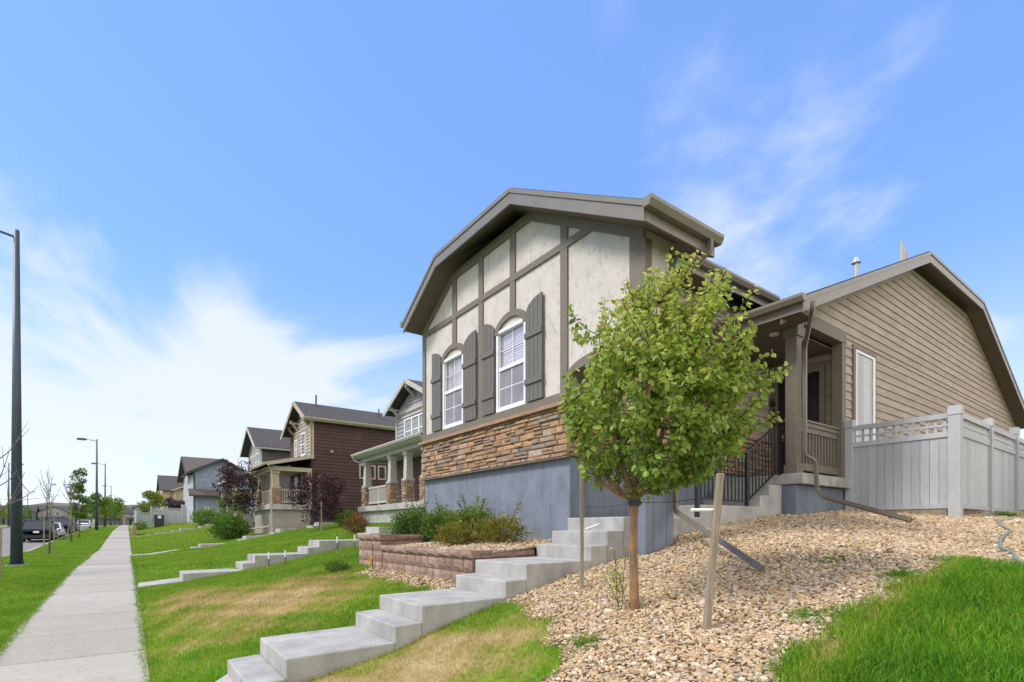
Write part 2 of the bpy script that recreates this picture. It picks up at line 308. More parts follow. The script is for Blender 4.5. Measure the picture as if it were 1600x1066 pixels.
def strip(name, x0, x1, ys, zoff, th, mat, zfun=None):
    mb = MB(); zf = zfun or S_
    for y0, y1 in ys:
        a = float(zf(y0))+zoff; b = float(zf(y1))+zoff
        mb.add([(x0,y0,a),(x1,y0,a),(x1,y1,b),(x0,y1,b),(x0,y0,a-th),(x1,y0,a-th),(x1,y1,b-th),(x0,y1,b-th)], [(0,1,2,3),(0,4,5,1),(1,5,6,2),(2,6,7,3),(3,7,4,0)])
    return tag(mb.build(name, mat), kind='structure')
ys = []; y = -12.6
while y < 60: ys.append((y+.014, y+1.510)); y += 1.524
while y < 205: ys.append((y+.02, y+6.076)); y += 6.096
o = strip('sidewalk', -1.36, .22, ys, .025, .2, mt['walk']); b = o.modifiers.new('bevel','BEVEL'); b.width = .012; b.segments = 1; b.limit_method = 'ANGLE'; b.angle_limit = R(60)
seg = [(a, a+10.0) for a in np.arange(-40, 270, 10.)]
strip('road', -15.85, -4.66, seg, -.145, .3, mt['road'])
strip('kerb', -4.66, -4.49, [(a+.006,b_-.006) for a,b_ in seg], .012, .3, mt['walk'])
strip('kerb', -16.0, -15.85, [(a+.006,b_-.006) for a,b_ in seg], .012, .3, mt['walk'])
strip('pavement', -19.5, -18.0, seg, .02, .2, mt['walk'])
cr_ = MB().box(-80, 60, 205, 214, 3.0-.16, 3.0+.02); tag(cr_.build('cross_street', mt['road']), kind='structure')
# far low hills
hp = []
for i, x in enumerate(np.linspace(-700, 900, 60)):
    hh = 32+9*math.sin(i*.23+.5)+4*math.sin(i*.61)+2.5*math.sin(i*1.7); hp.append((x, 900+60*math.sin(i*.2), hh))
mb = MB(); n = len(hp)
vs = []
for (x,y,h) in hp: vs += [(x,y-170,4),(x,y-70,h*.75),(x,y,h),(x,y+120,h*.9),(x,y+300,3)]
mb.add(vs, [(i*5+k,(i+1)*5+k,(i+1)*5+k+1,i*5+k+1) for i in range(n-1) for k in range(4)])
tag(mb.build('hills', mt['hill'], smooth=True), kind='structure')

# ------------------------------------------------------------------ scatter: grass and pebbles
TH = R(36.28); s36, c36 = math.sin(TH), math.cos(TH)
def inview(x, y, m=.5):
    z = x*s36+y*c36; r = x*c36-y*s36
    return (z > .3) & (np.abs(r) < z*1.2+m+.8)
def blades(x, y, h, w, v, lean=.45):
    n = len(x); z = G(x, y); a = rng.uniform(0, 2*np.pi, n); ca, sa = np.cos(a), np.sin(a)
    la = rng.uniform(0, 2*np.pi, n); ln = rng.uniform(.1, lean*1.6, n)*h; lx, ly = np.cos(la)*ln, np.sin(la)*ln
    P = np.zeros((n,5,3)); hw = w/2
    P[:,0] = np.stack([x-ca*hw, y-sa*hw, z-.01], -1); P[:,1] = np.stack([x+ca*hw, y+sa*hw, z-.01], -1)
    mx, my, mz = x+lx*.35, y+ly*.35, z+h*.6
    P[:,2] = np.stack([mx-ca*hw*.8, my-sa*hw*.8, mz], -1); P[:,3] = np.stack([mx+ca*hw*.8, my+sa*hw*.8, mz], -1)
    P[:,4] = np.stack([x+lx, y+ly, z+h*rng.uniform(.82,1,n)], -1)
    return P.reshape(-1,3), np.repeat(v, 5)
def build_blades(name, parts, mat, label=None, cat=None):
    Vv = np.concatenate([p[0] for p in parts]); vv = np.concatenate([p[1] for p in parts]); n = len(Vv)//5
    b = np.arange(n)*5
    return mesh_np(name, Vv, [np.stack([b,b+1,b+3,b+2],-1), np.stack([b+2,b+3,b+4],-1)], mat, v=vv)
STAIR_KEEP = [(.15, 5.3, 4.68, 5.78), (.15, 9, 15.3, 16.5)]
def lawnmask(x, y):
    k = ~isgravel(x, y)
    k &= ~((x > -1.34) & (x < .20))
    k &= x > -4.47
    for (a,b_,c_,d_) in STAIRS: k &= ~((x > a) & (x < b_) & (y > c_) & (y < d_))
    k &= ~((x > 3.6) & (y > 5.75) & (y < 9.95)); k &= ~((x > 5.2) & (y > 1.4) & (y < 9.9))
    k &= ~((x > 9.2) & (y > 19)) & ~((x > 6.5) & (y > 31) & (y<45)) & ~((x > 6.6) & (y > 52))
    return k
STAIRS = [(.15,5.4,4.68,5.77),(.15,8,15.35,16.4),(.15,8.1,30.2,31.3),(.15,7.4,60,61.1),(7.8,10.7,28.2,29.3)]
parts = []
def lawn(x0,x1,y0,y1,dens,h,w,hv=.3,dd=0., lean=.45):
    n = int((x1-x0)*(y1-y0)*dens); x = rng.uniform(x0,x1,n); y = rng.uniform(y0,y1,n)
    jx, jy = x+rng.normal(0,.05,n), y+rng.normal(0,.05,n); k = lawnmask(jx,jy) & inview(x,y) & ((x < -1.34) | (x > .20))
    for (a_,b_,c_,d_) in STAIRS: k &= ~((x > a_) & (x < b_) & (y > c_) & (y < d_))
    x, y = x[k], y[k]; n = len(x)
    d = dry(x,y); thin = rng.uniform(0,1,n) < (1-.45*np.clip((d-.4)*2,0,1)); x, y, d = x[thin], y[thin], d[thin]; n = len(x)
    v = np.clip(d+rng.normal(0,.12,n)+.35*(rng.uniform(0,1,n) < .06)+dd,0,1)
    hh = h*rng.uniform(1-hv,1+hv,n)*(1-.25*np.clip((d-.4)*2,0,1)); parts.append(blades(x,y,hh,np.full(n,w)*rng.uniform(.7,1.2,n),v,lean))
lawn(1.3,5.9,-3.6,1.8,8500,.085,.0042,.35, lean=.55)
lawn(.2,3.5,1.8,4.7,5500,.050,.0045,.4)
lawn(.2,3.7,5.7,10,4600,.045,.006,.4)
lawn(.2,5.4,9.9,15.5,3000,.05,.008,.4)
lawn(.2,9.3,15.5,31,900,.055,.014,.4)
lawn(.2,9,31,60,260,.07,.03,.4)
lawn(.2,7,60,100,90,.08,.06,.4)
lawn(-4.5,-1.3,3,14,3800,.05,.0065,.4)
lawn(-4.5,-1.3,14,24,2200,.055,.010,.4)
lawn(-4.5,-1.3,24,45,800,.06,.016,.4)
lawn(-4.5,-1.3,45,130,180,.08,.045,.4)
# ragged edges creeping over the sidewalk and along the joints
for xe, sgn in ((.2,-1),(-1.34,1)):
    n = 9000; y = rng.uniform(5,30,n); x = xe+sgn*np.abs(rng.normal(0,.022,n))*(1+1.2*(np.sin(y*3.1)+np.sin(y*7.7) > 1.0))
    k = inview(x,y); x,y = x[k],y[k]; parts.append(blades(x,y,rng.uniform(.03,.07,len(x)),np.full(len(x),.007),np.clip(dry(x,y)+rng.normal(.03,.1,len(x)),0,1),1.2))
grass = tag(build_blades('lawn_grass', parts, mt['grass']), 'green mown grass with dry straw-coloured patches', 'grass', kind='stuff')

def ico(sub):
    t = (1+5**.5)/2; v = [(-1,t,0),(1,t,0),(-1,-t,0),(1,-t,0),(0,-1,t),(0,1,t),(0,-1,-t),(0,1,-t),(t,0,-1),(t,0,1),(-t,0,-1),(-t,0,1)]
    f = [(0,11,5),(0,5,1),(0,1,7),(0,7,10),(0,10,11),(1,5,9),(5,11,4),(11,10,2),(10,7,6),(7,1,8),(3,9,4),(3,4,2),(3,2,6),(3,6,8),(3,8,9),(4,9,5),(2,4,11),(6,2,10),(8,6,7),(9,8,1)]
    v = [np.array(p)/np.linalg.norm(p) for p in v]
    for _ in range(sub):
        c = {}; nf = []
        def mid(a,b):
            k = (min(a,b),max(a,b))
            if k not in c: p = v[a]+v[b]; v.append(p/np.linalg.norm(p)); c[k] = len(v)-1
            return c[k]
        for a,b,d in f: ab,bd,da = mid(a,b),mid(b,d),mid(d,a); nf += [(a,ab,da),(b,bd,ab),(d,da,bd),(ab,bd,da)]
        f = nf
    return np.array(v), np.array(f)
def pebbles(name, x, y, z, size, sub):
    v0, f0 = ico(sub); n = len(x); nv = len(v0)
    # per-stone squash, yaw, tilt and a lumpy radius
    lump = 1+.16*rng.normal(0,1,(n,nv)) if sub == 0 else 1+.10*np.sin(v0[None,:,0]*rng.uniform(2,5,(n,1))+rng.uniform(0,6,(n,1)))+.10*np.sin(v0[None,:,1]*rng.uniform(2,5,(n,1))+v0[None,:,2]*2+rng.uniform(0,6,(n,1)))
    P = v0[None]*lump[...,None]*np.stack([rng.uniform(.9,1.45,n), rng.uniform(.65,1.,n), rng.uniform(.42,.72,n)],-1)[:,None,:]
    ti = rng.uniform(-.6,.6,n); ct, st = np.cos(ti)[:,None], np.sin(ti)[:,None]
    X, Y_, Z_ = P[...,0]*ct-P[...,2]*st, P[...,1], P[...,0]*st+P[...,2]*ct
    a = rng.uniform(0,6.3,n)[:,None]; ca, sa = np.cos(a), np.sin(a); sz = size[:,None]
    out = np.stack([x[:,None]+(X*ca-Y_*sa)*sz, y[:,None]+(X*sa+Y_*ca)*sz, z[:,None]+Z_*sz], -1).reshape(-1,3)
    F = (f0[None]+(np.arange(n)*nv)[:,None,None]).reshape(-1,3)
    return mesh_np(name, out, [F], mt['pebble'], v=np.repeat(rng.uniform(0,1,n), nv), smooth=sub > 0)
def stones(x0,x1,y0,y1,dens,smin,smax,mask,zf,sub,name='river_pebbles'):
    n = int((x1-x0)*(y1-y0)*dens); x = rng.uniform(x0,x1,n); y = rng.uniform(y0,y1,n); k = mask(x,y) & inview(x,y,.3); x,y = x[k],y[k]; n = len(x)
    sz = rng.uniform(smin,smax,n)*rng.uniform(.65,1.25,n)*np.where(rng.uniform(0,1,n) < .05, 1.6, 1); return pebbles(name, x, y, zf(x,y)+sz*.25+rng.uniform(0,.012,n), sz, sub)
gm = lambda x,y: isgravel(x+rng.normal(0,.03,len(x)),y+rng.normal(0,.03,len(x))) & ~((x>5.38)&(x<6.05)&(y>4.4)) & ~((x>9.2)&(y>4.38))
o = stones(1.5,5.5,-1.5,4.75,3400,.009,.018,gm,G,1); tag(o, 'rounded tan and pink river pebbles covering the slope beside the steps', 'gravel', kind='stuff')
o = stones(5.5,10,-3,4.75,2000,.012,.020,gm,G,0); tag(o, 'tan river pebbles on the upper slope below the porch', 'gravel', kind='stuff')
o = stones(10,20,-4,4.6,650,.02,.03,gm,G,0); tag(o, 'tan river pebbles around the grey fence', 'gravel', kind='stuff')
o = stones(3.0,4.0,5.7,10,1200,.014,.022,lambda x,y: isgravel(x,y)&(x<3.7),G,0); tag(o, 'thin strip of pebbles at the foot of the block wall', 'gravel', kind='stuff')
o = stones(4.7,8,9.95,12.7,500,.018,.03,lambda x,y: isgravel(x,y),G,0); tag(o, 'pebbles in the side yard left of the blue foundation', 'gravel', kind='stuff')
BED = lambda x,y: 1.42+.075*(np.asarray(x)-3.7)+.015*np.sin(np.asarray(y)*4)
bx = np.linspace(3.7,5.45,12); by = np.linspace(5.77,10.1,24); BX,BY = np.meshgrid(bx,by,indexing='ij'); ni,nj = 12,24
I,J = np.meshgrid(np.arange(ni-1),np.arange(nj-1),indexing='ij')
tag(mesh_np('planting_bed', np.stack([BX,BY,BED(BX,BY)],-1).reshape(-1,3), [np.stack([I*nj+J,(I+1)*nj+J,(I+1)*nj+J+1,I*nj+J+1],-1).reshape(-1,4)], mt['gravelbase'], smooth=True), kind='structure')
o = stones(3.7,5.4,5.8,9.95,1500,.014,.024,lambda x,y: x>0,BED,0); tag(o, 'tan pebbles in the raised bed in front of the blue foundation', 'gravel', kind='stuff')

# ------------------------------------------------------------------ lap siding generator
def lap(P, u0, u1, z0, z1, exp=.17, th=.022, clip=None, joints=True, mb=None, flip=False):
    """P(u,z,off) -> xyz ; clip(z) -> (ua,ub)"""
    mb = mb or MB(); z = z0
    while z < z1-.01:
        za, zb = z, min(z+exp, z1); a, b = (u0,u1); a2, b2 = a, b
        if clip: a, b = clip(za); a2, b2 = clip(zb)
        a = max(a,u0); b = min(b,u1); a2 = max(a2,u0); b2 = min(b2,u1)
        if b-a < .03: z += exp; continue
        if b2 <= a2: a2 = b2 = (a2+b2)/2
        cuts = [0.]; L_ = b-a; c = random.uniform(.5,3.6)
        while joints and c < L_-.4: cuts.append(c/L_); c += 3.66
        cuts.append(1.)
        for i in range(len(cuts)-1):
            t0, t1 = cuts[i]+(.003/L_ if i else 0), cuts[i+1]-(.003/L_ if i < len(cuts)-2 else 0)
            p = [P(a+(b-a)*t0,za,th), P(a+(b-a)*t1,za,th), P(a2+(b2-a2)*t1,zb,.003), P(a2+(b2-a2)*t0,zb,.003), P(a+(b-a)*t0,za,-.01), P(a+(b-a)*t1,za,-.01)]
            mb.add(p, [(0,1,2,3),(4,5,1,0)])
        z += exp
    return mb

# ================================================================== MAIN HOUSE
H = thing('house', (5.4, 4.45, 1.4), 'large stucco house with timber trim, stone band and blue grey foundation', 'house')
XF = 5.4
def rightslope(y): return 5.65+.575*(y-4.12)
def leftslope(y): return 6.35+.575*(10.82-y)
def rooftop(y): return min(rightslope(y), leftslope(y), 7.2)
def wtop(y): return rooftop(y)-.20
# stucco facade, cut round the two windows and the entry arch
wins = [(6.94,7.80),(8.96,9.79)]
def archz(y): # entry arch
    t = (y-5.3)/.6
    return 4.02+.13*math.sqrt(max(0,1-t*t))
br = sorted(set([4.45,4.7,5.9,6.94,7.80,8.96,9.79,10.72,6.82,9.39]+[4.7+.1*i for i in range(1,12)]))
br = [round(b_,3) for b_ in br]
mb = MB()
for a, b_ in zip(br, br[1:]):
    z0 = z0b = 3.6
    if a >= 4.7-1e-6 and b_ <= 5.9+1e-6: z0, z0b = archz(a), archz(b_)
    w = [wn for wn in wins if a >= wn[0]-1e-6 and b_ <= wn[1]+1e-6]
    depth = 6.0 if b_ <= 5.9+1e-6 else 5.6
    if w:
        mb.prism([(a,3.6),(b_,3.6),(b_,3.83),(a,3.83)], 'x', XF, depth); mb.prism([(a,5.29),(b_,5.29),(b_,wtop(b_)),(a,wtop(a))], 'x', XF, depth)
    else: mb.prism([(a,z0),(b_,z0b),(b_,wtop(b_)),(a,wtop(a))], 'x', XF, depth)
mb.build('stucco_wall', mt['stucco'], H)
# timber frame, all in one relief mesh per board group
t = MB(); x0, x1 = XF-.028, XF-.0005
def vb(y0,y1,z0,z1=None): t.prism([(y0,z0),(y1,z0),(y1,(z1 if z1 else wtop(y1))),(y0,(z1 if z1 else wtop(y0)))], 'x', x0, x1, .5)
vb(10.60,10.735,3.84); vb(9.24,9.40,5.48); vb(8.25,8.40,3.84); vb(7.24,7.39,5.48); vb(5.91,6.07,3.70); vb(4.435,4.69,4.0)
t.prism([(5.34,6.02),(5.2,6.02),(10.60,6.02),(10.60,6.13),(5.4,6.13)][1:], 'x', x0-.004, x1, .5)
fr = [(4.45,wtop(4.45)),(6.82,wtop(6.82)),(9.39,wtop(9.39)),(10.72,wtop(10.72))]
for p, q_ in zip(fr, fr[1:]): t.prism([(p[0],p[1]-.16),(q_[0],q_[1]-.16),(q_[0],q_[1]),(p[0],p[1])], 'x', x0-.008, x1, .5)
t.box(XF-.034, x1, 5.86, 10.74, 3.68, 3.835, .5)
for cy in (7.37, 9.375):        # window arches
    pts = []
    K = 14
    for i in range(K+1):
        a = math.pi*i/K; pts.append((cy+.49*math.cos(a), 5.22+.31*math.sin(a)))
    inn = [(cy+.37*math.cos(math.pi*i/K), 5.22+.20*math.sin(math.pi*i/K)) for i in range(K+1)]
    for i in range(K): t.prism([pts[i],pts[i+1],inn[i+1],inn[i]], 'x', x0-.012, x1, .5)
K = 16   # entry arch casing
for i in range(K):
    a0, a1 = math.pi*i/K, math.pi*(i+1)/K
    t.prism([(5.3+.62*math.cos(a0),4.04+.24*math.sin(a0)),(5.3+.62*math.cos(a1),4.04+.24*math.sin(a1)),(5.3+.59*math.cos(a1),4.00+.13*math.sin(a1)),(5.3+.59*math.cos(a0),4.00+.13*math.sin(a0))], 'x', x0-.01, 6.02, .5)
t.box(XF-.03, XF+.10, 4.42, 4.4495, 4.0, 5.5, .5)        # corner return
t.box(5.90, 6.02, 4.42, 4.4495, 4.0, 5.5, .5)
t.build('timber_trim', mt['trim'], H, bevel=.003)
# foundation
f = MB(); f.box(5.42, 5.75, 5.9, 10.7, .7, 2.83); f.box(5.75, 11.38, 5.93, 6.15, .7, 2.83); f.box(5.42, 6.0, 4.46, 4.70, .7, 2.83)
f.box(5.62, 11.4, 10.5, 10.7, .7, 2.83); f.box(9.44, 11.42, 4.46, 4.75, 1.2, 2.52); f.box(11.4, 26, 4.50, 4.75, 1.2, 2.42)
f.build('foundation', mt['foundation'], H)
seams = MB()
for yy in (6.35,7.1,7.9,8.7,9.5,10.3): seams.box(5.4175, 5.42, yy-.004, yy+.004, 1.0, 2.82)
for zz in (1.25, ): pass
for xx in (5.58, 5.85): seams.box(xx-.005, xx+.005, 4.453, 4.46, 1.2, 2.82)
for xx in (6.2,6.7,7.2,7.8,8.4): seams.box(xx-.005, xx+.005, 5.924, 5.93, 1.6, 2.82)
seams.build('form_seam', mt['foundation'], H)
# stone veneer
def veneer(P, u0, u1, z0, z1, mb, rowh=(.055,.125), lens=(.11,.38)):
    z = z0
    while z < z1-.02:
        h = random.uniform(*rowh); h = min(h, z1-z)
        if z1-z-h < .035: h = z1-z
        u = u0+random.uniform(-.1,0)
        while u < u1:
            l = random.uniform(*lens); a, b_ = max(u,u0), min(u+l,u1)
            if b_-a > .02:
                hh = h; stack = [(z, z+h)]
                if h > .095 and random.random() < .35: m_ = z+h*random.uniform(.4,.6); stack = [(z,m_),(m_,z+h)]
                for (s0,s1) in stack:
                    d = random.uniform(.012,.055); g = .005; e = .014
                    j = lambda: random.uniform(-.004,.004)
                    vs = [P(a+g,s0+g,-.02),P(b_-g,s0+g,-.02),P(b_-g,s1-g,-.02),P(a+g,s1-g,-.02),
                          P(a+g+j()*.5,s0+g,d*.5),P(b_-g,s0+g+j()*.5,d*.5),P(b_-g,s1-g,d*.5),P(a+g,s1-g+j()*.5,d*.5),
                          P(a+g+e+j(),s0+g+e+j(),d+j()),P(b_-g-e+j(),s0+g+e+j(),d+j()),P(b_-g-e+j(),s1-g-e+j(),d+j()),P(a+g+e+j(),s1-g-e+j(),d+j())]
                    mb.add(vs, [(0,1,5,4),(1,2,6,5),(2,3,7,6),(3,0,4,7),(4,5,9,8),(5,6,10,9),(6,7,11,10),(7,4,8,11),(8,9,10,11)])
            u += l
        z += h
st = MB()
veneer(lambda u,z,o_: (5.38-o_, u, z), 5.88, 10.74, 2.845, 3.62, st)
veneer(lambda u,z,o_: (u, 5.91-o_, z), 5.37, 11.38, 2.845, 3.60, st)
st.build('stone_veneer', mt['stone'], H); st = MB()
veneer(lambda u,z,o_: (5.38-o_, u, z), 4.43, 4.72, 2.845, 3.95, st, lens=(.12,.3))
veneer(lambda u,z,o_: (u, 4.44-o_, z), 5.36, 6.02, 2.845, 3.95, st)
st.build('pier_stone', mt['stone'], H)
bk = MB(); bk.box(5.39,5.6,5.9,10.72,2.84,3.62); bk.box(5.6,11.38,5.92,6.1,2.84,3.62); bk.box(5.39,6.0,4.45,4.71,2.84,3.99); bk.build('stone_backing', mt['mortar'], H)
cap = MB(); cap.box(5.29,5.46,5.86,10.78,3.62,3.68,.4); cap.box(5.46,11.38,5.84,5.94,3.60,3.655,.4)
for i in range(10): pass
cap.build('stone_sill', mt['stone'], H, bevel=.008)
fl = MB(); fl.box(5.325,5.425,5.88,10.74,2.826,2.842,.5); fl.box(5.325,6.02,4.40,4.46,2.826,2.842,.5); fl.build('drip_flashing', mt['trim'], H)
# main body side wall (faces the entry court)
mb = lap(lambda u,z,o_: (u, 5.95-o_, z), 5.6, 11.38, 3.66, 6.34); mb.build('side_siding', mt['siding'], H)
w = MB(); w.box(5.6,11.5,5.955,6.1,3.6,6.4,.5); w.box(5.6,13,10.55,10.7,2.83,6.2,.5); w.box(11.42,11.6,4.6,6.0,2.72,6.0,.5); w.box(11.42,26,4.475,4.6,2.4,5.6,.5)
w.prism([(9.7,5.62),(26,5.62),(19.6,8.02),(15.1,8.02)], 'y', 4.475, 4.6, .5); w.box(26,26.2,4.5,11,2,5.6,.5); w.build('house_wrap', mt['soffit'], H)
w = MB(); w.box(5.6,5.75,5.915,5.949,3.66,6.3,.5); w.box(5.76,11.38,5.925,5.949,6.12,6.32,.5); w.build('court_trim', mt['trim'], H)
# --- roofs
m2 = .43
def slabroof(pts, body, sh):
    body.slab([(a,b_,c_) for a,b_,c_ in pts], .22, .5); sh.slab([(a,b_,c_+.035) for a,b_,c_ in pts], .033, .5)
body = MB(); sh = MB()
slabroof([(4.98,4.12,5.65),(6.4,4.12,5.65),(6.4,5.55,6.472),(13.5,5.55,6.472),(13.5,8.08,7.93),(6.27,8.08,7.93),(4.98,6.815,7.2)], body, sh)
slabroof([(4.98,9.34,7.2),(6.27,8.08,7.93),(13.5,8.08,7.93),(13.5,10.82,6.355),(4.98,10.82,6.355)], body, sh)
slabroof([(4.98,6.815,7.2),(6.27,8.08,7.93),(4.98,9.34,7.2)], body, sh)
slabroof([(8.87,4.1,5.52),(15.06,4.1,8.18),(17.3,6.33,9.145),(17.3,11,9.145),(8.87,11,5.52)], body, sh)
slabroof([(15.06,4.1,8.18),(19.54,4.1,8.18),(17.3,6.33,9.145)], body, sh)
slabroof([(19.54,4.1,8.18),(25.7,4.1,5.53),(25.7,11,5.53),(17.3,11,9.145),(17.3,6.33,9.145)], body, sh)
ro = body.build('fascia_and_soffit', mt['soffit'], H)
sh.build('roof', mt['shingle'], H)
# shingle butts on the visible rake and fascia boards
fa = MB()
def fboard(p, q_, th=.03, h=.2, off=(0,0,0)):
    p = Vector(p)+Vector(off); q_ = Vector(q_)+Vector(off); d = (q_-p); nrm = Vector((-d.y, d.x, 0)).normalized()*th
    up = Vector((0,0,h)); fa.add([p-up,q_-up,q_,p,p-up+nrm,q_-up+nrm,q_+nrm,p+nrm], [(0,1,2,3),(7,6,5,4),(0,4,5,1),(1,5,6,2),(2,6,7,3),(3,7,4,0)], .5)
loop1 = [(4.98,4.10,5.64),(4.98,6.815,7.2),(4.98,9.34,7.2),(4.98,10.84,6.34)]
for a, b_ in zip(loop1, loop1[1:]): fboard(a, b_, .028, .235)
for a, b_ in zip(loop1, loop1[1:]): fboard(a, b_, .045, .07, (-.0,0,.012))
loop2 = [(25.7,4.1,5.53),(19.54,4.1,8.18),(15.06,4.1,8.18),(8.85,4.1,5.51)]
for a, b_ in zip(loop2, loop2[1:]): fboard(b_, a, -.028, .235)
for a, b_ in zip(loop2, loop2[1:]): fboard(b_, a, -.045, .07, (0,0,.012))
fboard((4.98,4.12,5.65),(6.4,4.12,5.65),-.025,.235); fboard((6.4,5.55,6.47),(11.2,5.55,6.47),-.025,.235); fboard((6.4,4.12,5.65),(6.4,5.55,6.47),-.025,.235)
fboard((8.87,4.1,5.52),(8.87,5.93,5.52),.025,.235)
fa.build('fascia_board', mt['gutter'], H)
# gutters (K profile)
def gutter(mb, p0, p1, out):
    p0 = Vector(p0); p1 = Vector(p1); o_ = Vector(out); prof = [(0,0),(.07,0),(.085,-.0),(.125,.07),(.125,.115),(.112,.115),(.112,.075),(.078,.012),(.006,.012),(.006,.115),(0,.115)]
    d = (p1-p0)
    vs = [p0+o_*a+Vector((0,0,b_)) for a,b_ in prof]+[p1+o_*a+Vector((0,0,b_)) for a,b_ in prof]; n = len(prof)
    mb.add(vs, [(i,(i+1)%n,(i+1)%n+n,i+n) for i in range(n)]+[(0,1,2,3,4,10),(n,n+10,n+4,n+3,n+2,n+1)], .5)
for ga in (((4.92,4.09,5.545),(6.42,4.09,5.545),(0,-1,0)),((6.4,5.52,6.365),(10.75,5.52,6.365),(0,-1,0)),((8.84,4.02,5.42),(8.84,5.9,5.42),(-1,0,0)),((4.93,10.85,6.25),(13,10.85,6.25),(0,1,0))):
    g = MB(); gutter(g,*ga); g.build('gutter', mt['gutter'], H)
def dspout(pts, nm='downspout'):
    P_ = []
    for i, p in enumerate(pts):          # soften the elbows
        p = Vector(p)
        if 0 < i < len(pts)-1:
            a = Vector(pts[i-1]); b_ = Vector(pts[i+1]); r_ = min(.07,(a-p).length*.4,(b_-p).length*.4)
            A = p+(a-p).normalized()*r_; B = p+(b_-p).normalized()*r_
            for k in range(5): t_ = k/4; P_.append(A*(1-t_)**2+p*2*t_*(1-t_)+B*t_*t_)
        else: P_.append(p)
    mb = MB(); mb.tube(P_, .042, 4, .5, sq=(1.1,.9)); return mb.build(nm, mt['spout'], H, bevel=.006)
dspout([(6.2,4.03,5.56),(6.2,4.03,5.40),(5.94,4.38,5.10),(5.94,4.38,1.98),(4.95,2.66,1.36)])
dspout([(8.95,3.96,5.44),(8.95,3.97,5.30),(9.56,4.37,4.92),(9.56,4.37,3.02),(9.66,4.24,2.93),(9.68,4.22,2.42),(9.6,4.1,2.30),(8.35,2.47,1.86)])
# vents on the wing roof
v_ = MB(); v_.tube([(13.4,5,7.2),(13.4,5,7.82)], .05, 12); v_.tube([(13.4,5,7.80),(13.4,5,7.86),(13.4,5,7.93)], [.095,.07,.04], 12); v_.build('vent_pipe', plain('galvanised', (.42,.43,.44), .4, .5, .3), H)
pg_ = plain('grey_pvc', (.42,.41,.40), .5)
v_ = MB(); v_.tube([(16.25,5,8.4),(16.25,5,9.2)], .05, 12); v_.build('vent_pipe', pg_, H); v_ = MB(); v_.tube([(16.50,5,8.4),(16.50,5,9.06)], .05, 12); v_.build('vent_pipe', pg_, H)
# --- facade windows
for (a, b_) in wins:
    X = XF; fr_ = MB(); fw = .05
    fr_.box(X-.03,X+.05,a,a+fw,3.835,5.29); fr_.box(X-.03,X+.05,b_-fw,b_,3.835,5.29); fr_.box(X-.03,X+.05,a+fw,b_-fw,5.235,5.29); fr_.box(X-.03,X+.05,a+fw,b_-fw,3.835,3.89)
    fo = fr_.build('window', mt['white'], H, bevel=.003)
    s_ = MB(); s_.box(X-.012,X+.04,a+fw,b_-fw,4.56,4.62); s_.box(X+.0,X+.04,a+fw,a+fw+.022,3.89,4.56); s_.box(X+0,X+.04,b_-fw-.022,b_-fw,3.89,4.56); s_.box(X+0,X+.04,a+fw+.022,b_-fw-.022,3.89,3.92)
    s_.build('sash', mt['white'], fo, bevel=.002).location = -Vector(H['_o'])
    mg = MB(); c_ = (a+b_)/2
    mg.box(X+.020,X+.032,c_-.006,c_+.006,4.62,5.235); mg.box(X+.021,X+.031,a+fw,b_-fw,4.92,4.932); mg.box(X+.006,X+.011,c_-.007,c_+.007,3.92,4.56); mg.box(X+.007,X+.010,a+fw,b_-fw,4.235,4.25)
    mg.build('muntin', mt['white'], fo).location = -Vector(H['_o'])
    p_ = MB(); p_.box(X+.034,X+.038,a+fw,b_-fw,3.9,5.235); p_.build('pane', mt['pane'], fo).location = -Vector(H['_o'])
    p_ = MB(); zz = 4.60
    while zz < 5.23: p_.beam((X+.075,a+.04,zz),(X+.075,b_-.04,zz),.004,.05,up=(.35,0,1)); zz += .045
    p_.box(X+.10,X+.104,a+.02,b_-.02,3.86,5.27); p_.build('blind', mt['blind'], fo).location = -Vector(H['_o'])
    p_ = MB(); p_.box(X+.012,X+.014,a+fw+.022,b_-fw-.022,3.92,4.555); p_.build('insect_screen', mt['screen'], fo).location = -Vector(H['_o'])
# shutters
for (y0, y1, outer) in ((9.83,10.23,1),(8.45,8.91,-1),(7.84,8.22,1),(6.47,6.90,-1)):
    s_ = MB(); nb = 4; wd = (y1-y0)/nb
    def topz(y):
        tt = (y-y0)/(y1-y0); tt = tt if outer > 0 else 1-tt    # 0 at window side
        return 5.30+.235*math.sqrt(max(0,1-(1-tt)**2))
    for i in range(nb):
        a = y0+i*wd+.004; b_ = y0+(i+1)*wd-.004
        pl = [(a,3.845),(b_,3.845)]+[(a+(b_-a)*k/4, topz(a+(b_-a)*k/4)) for k in (4,3,2,1,0)]
        s_.prism(pl, 'x', XF-.058, XF-.03)
    s_.prism([(y0,3.85),(y1,3.85),(y1,5.28),(y0,5.28)], 'x', XF-.04, XF-.002)
    for zc in (4.94,4.17): s_.box(XF-.082,XF-.058,y0-.012,y1+.012,zc-.045,zc+.045)
    s_.build('shutter', mt['shutter'], H, bevel=.002)
# --- wing gable wall (faces the camera)
def wclip(z):
    lo = 8.87+(z+.235-5.52)/m2 if z+.235 > 5.52 else 0; hi = 25.7-(z+.235-5.53)/m2 if z+.235 > 5.53 else 30
    return (lo, hi)
mb = lap(lambda u,z,o_: (u, 4.47-o_, z), 11.405, 25.8, 2.42, 5.62, .172)
mb = lap(lambda u,z,o_: (u, 4.47-o_, z), 9.55, 25.4, 5.62-.172*0, 7.965, .172, clip=wclip, mb=mb)
mb.build('gable_siding', mt['siding'], H)
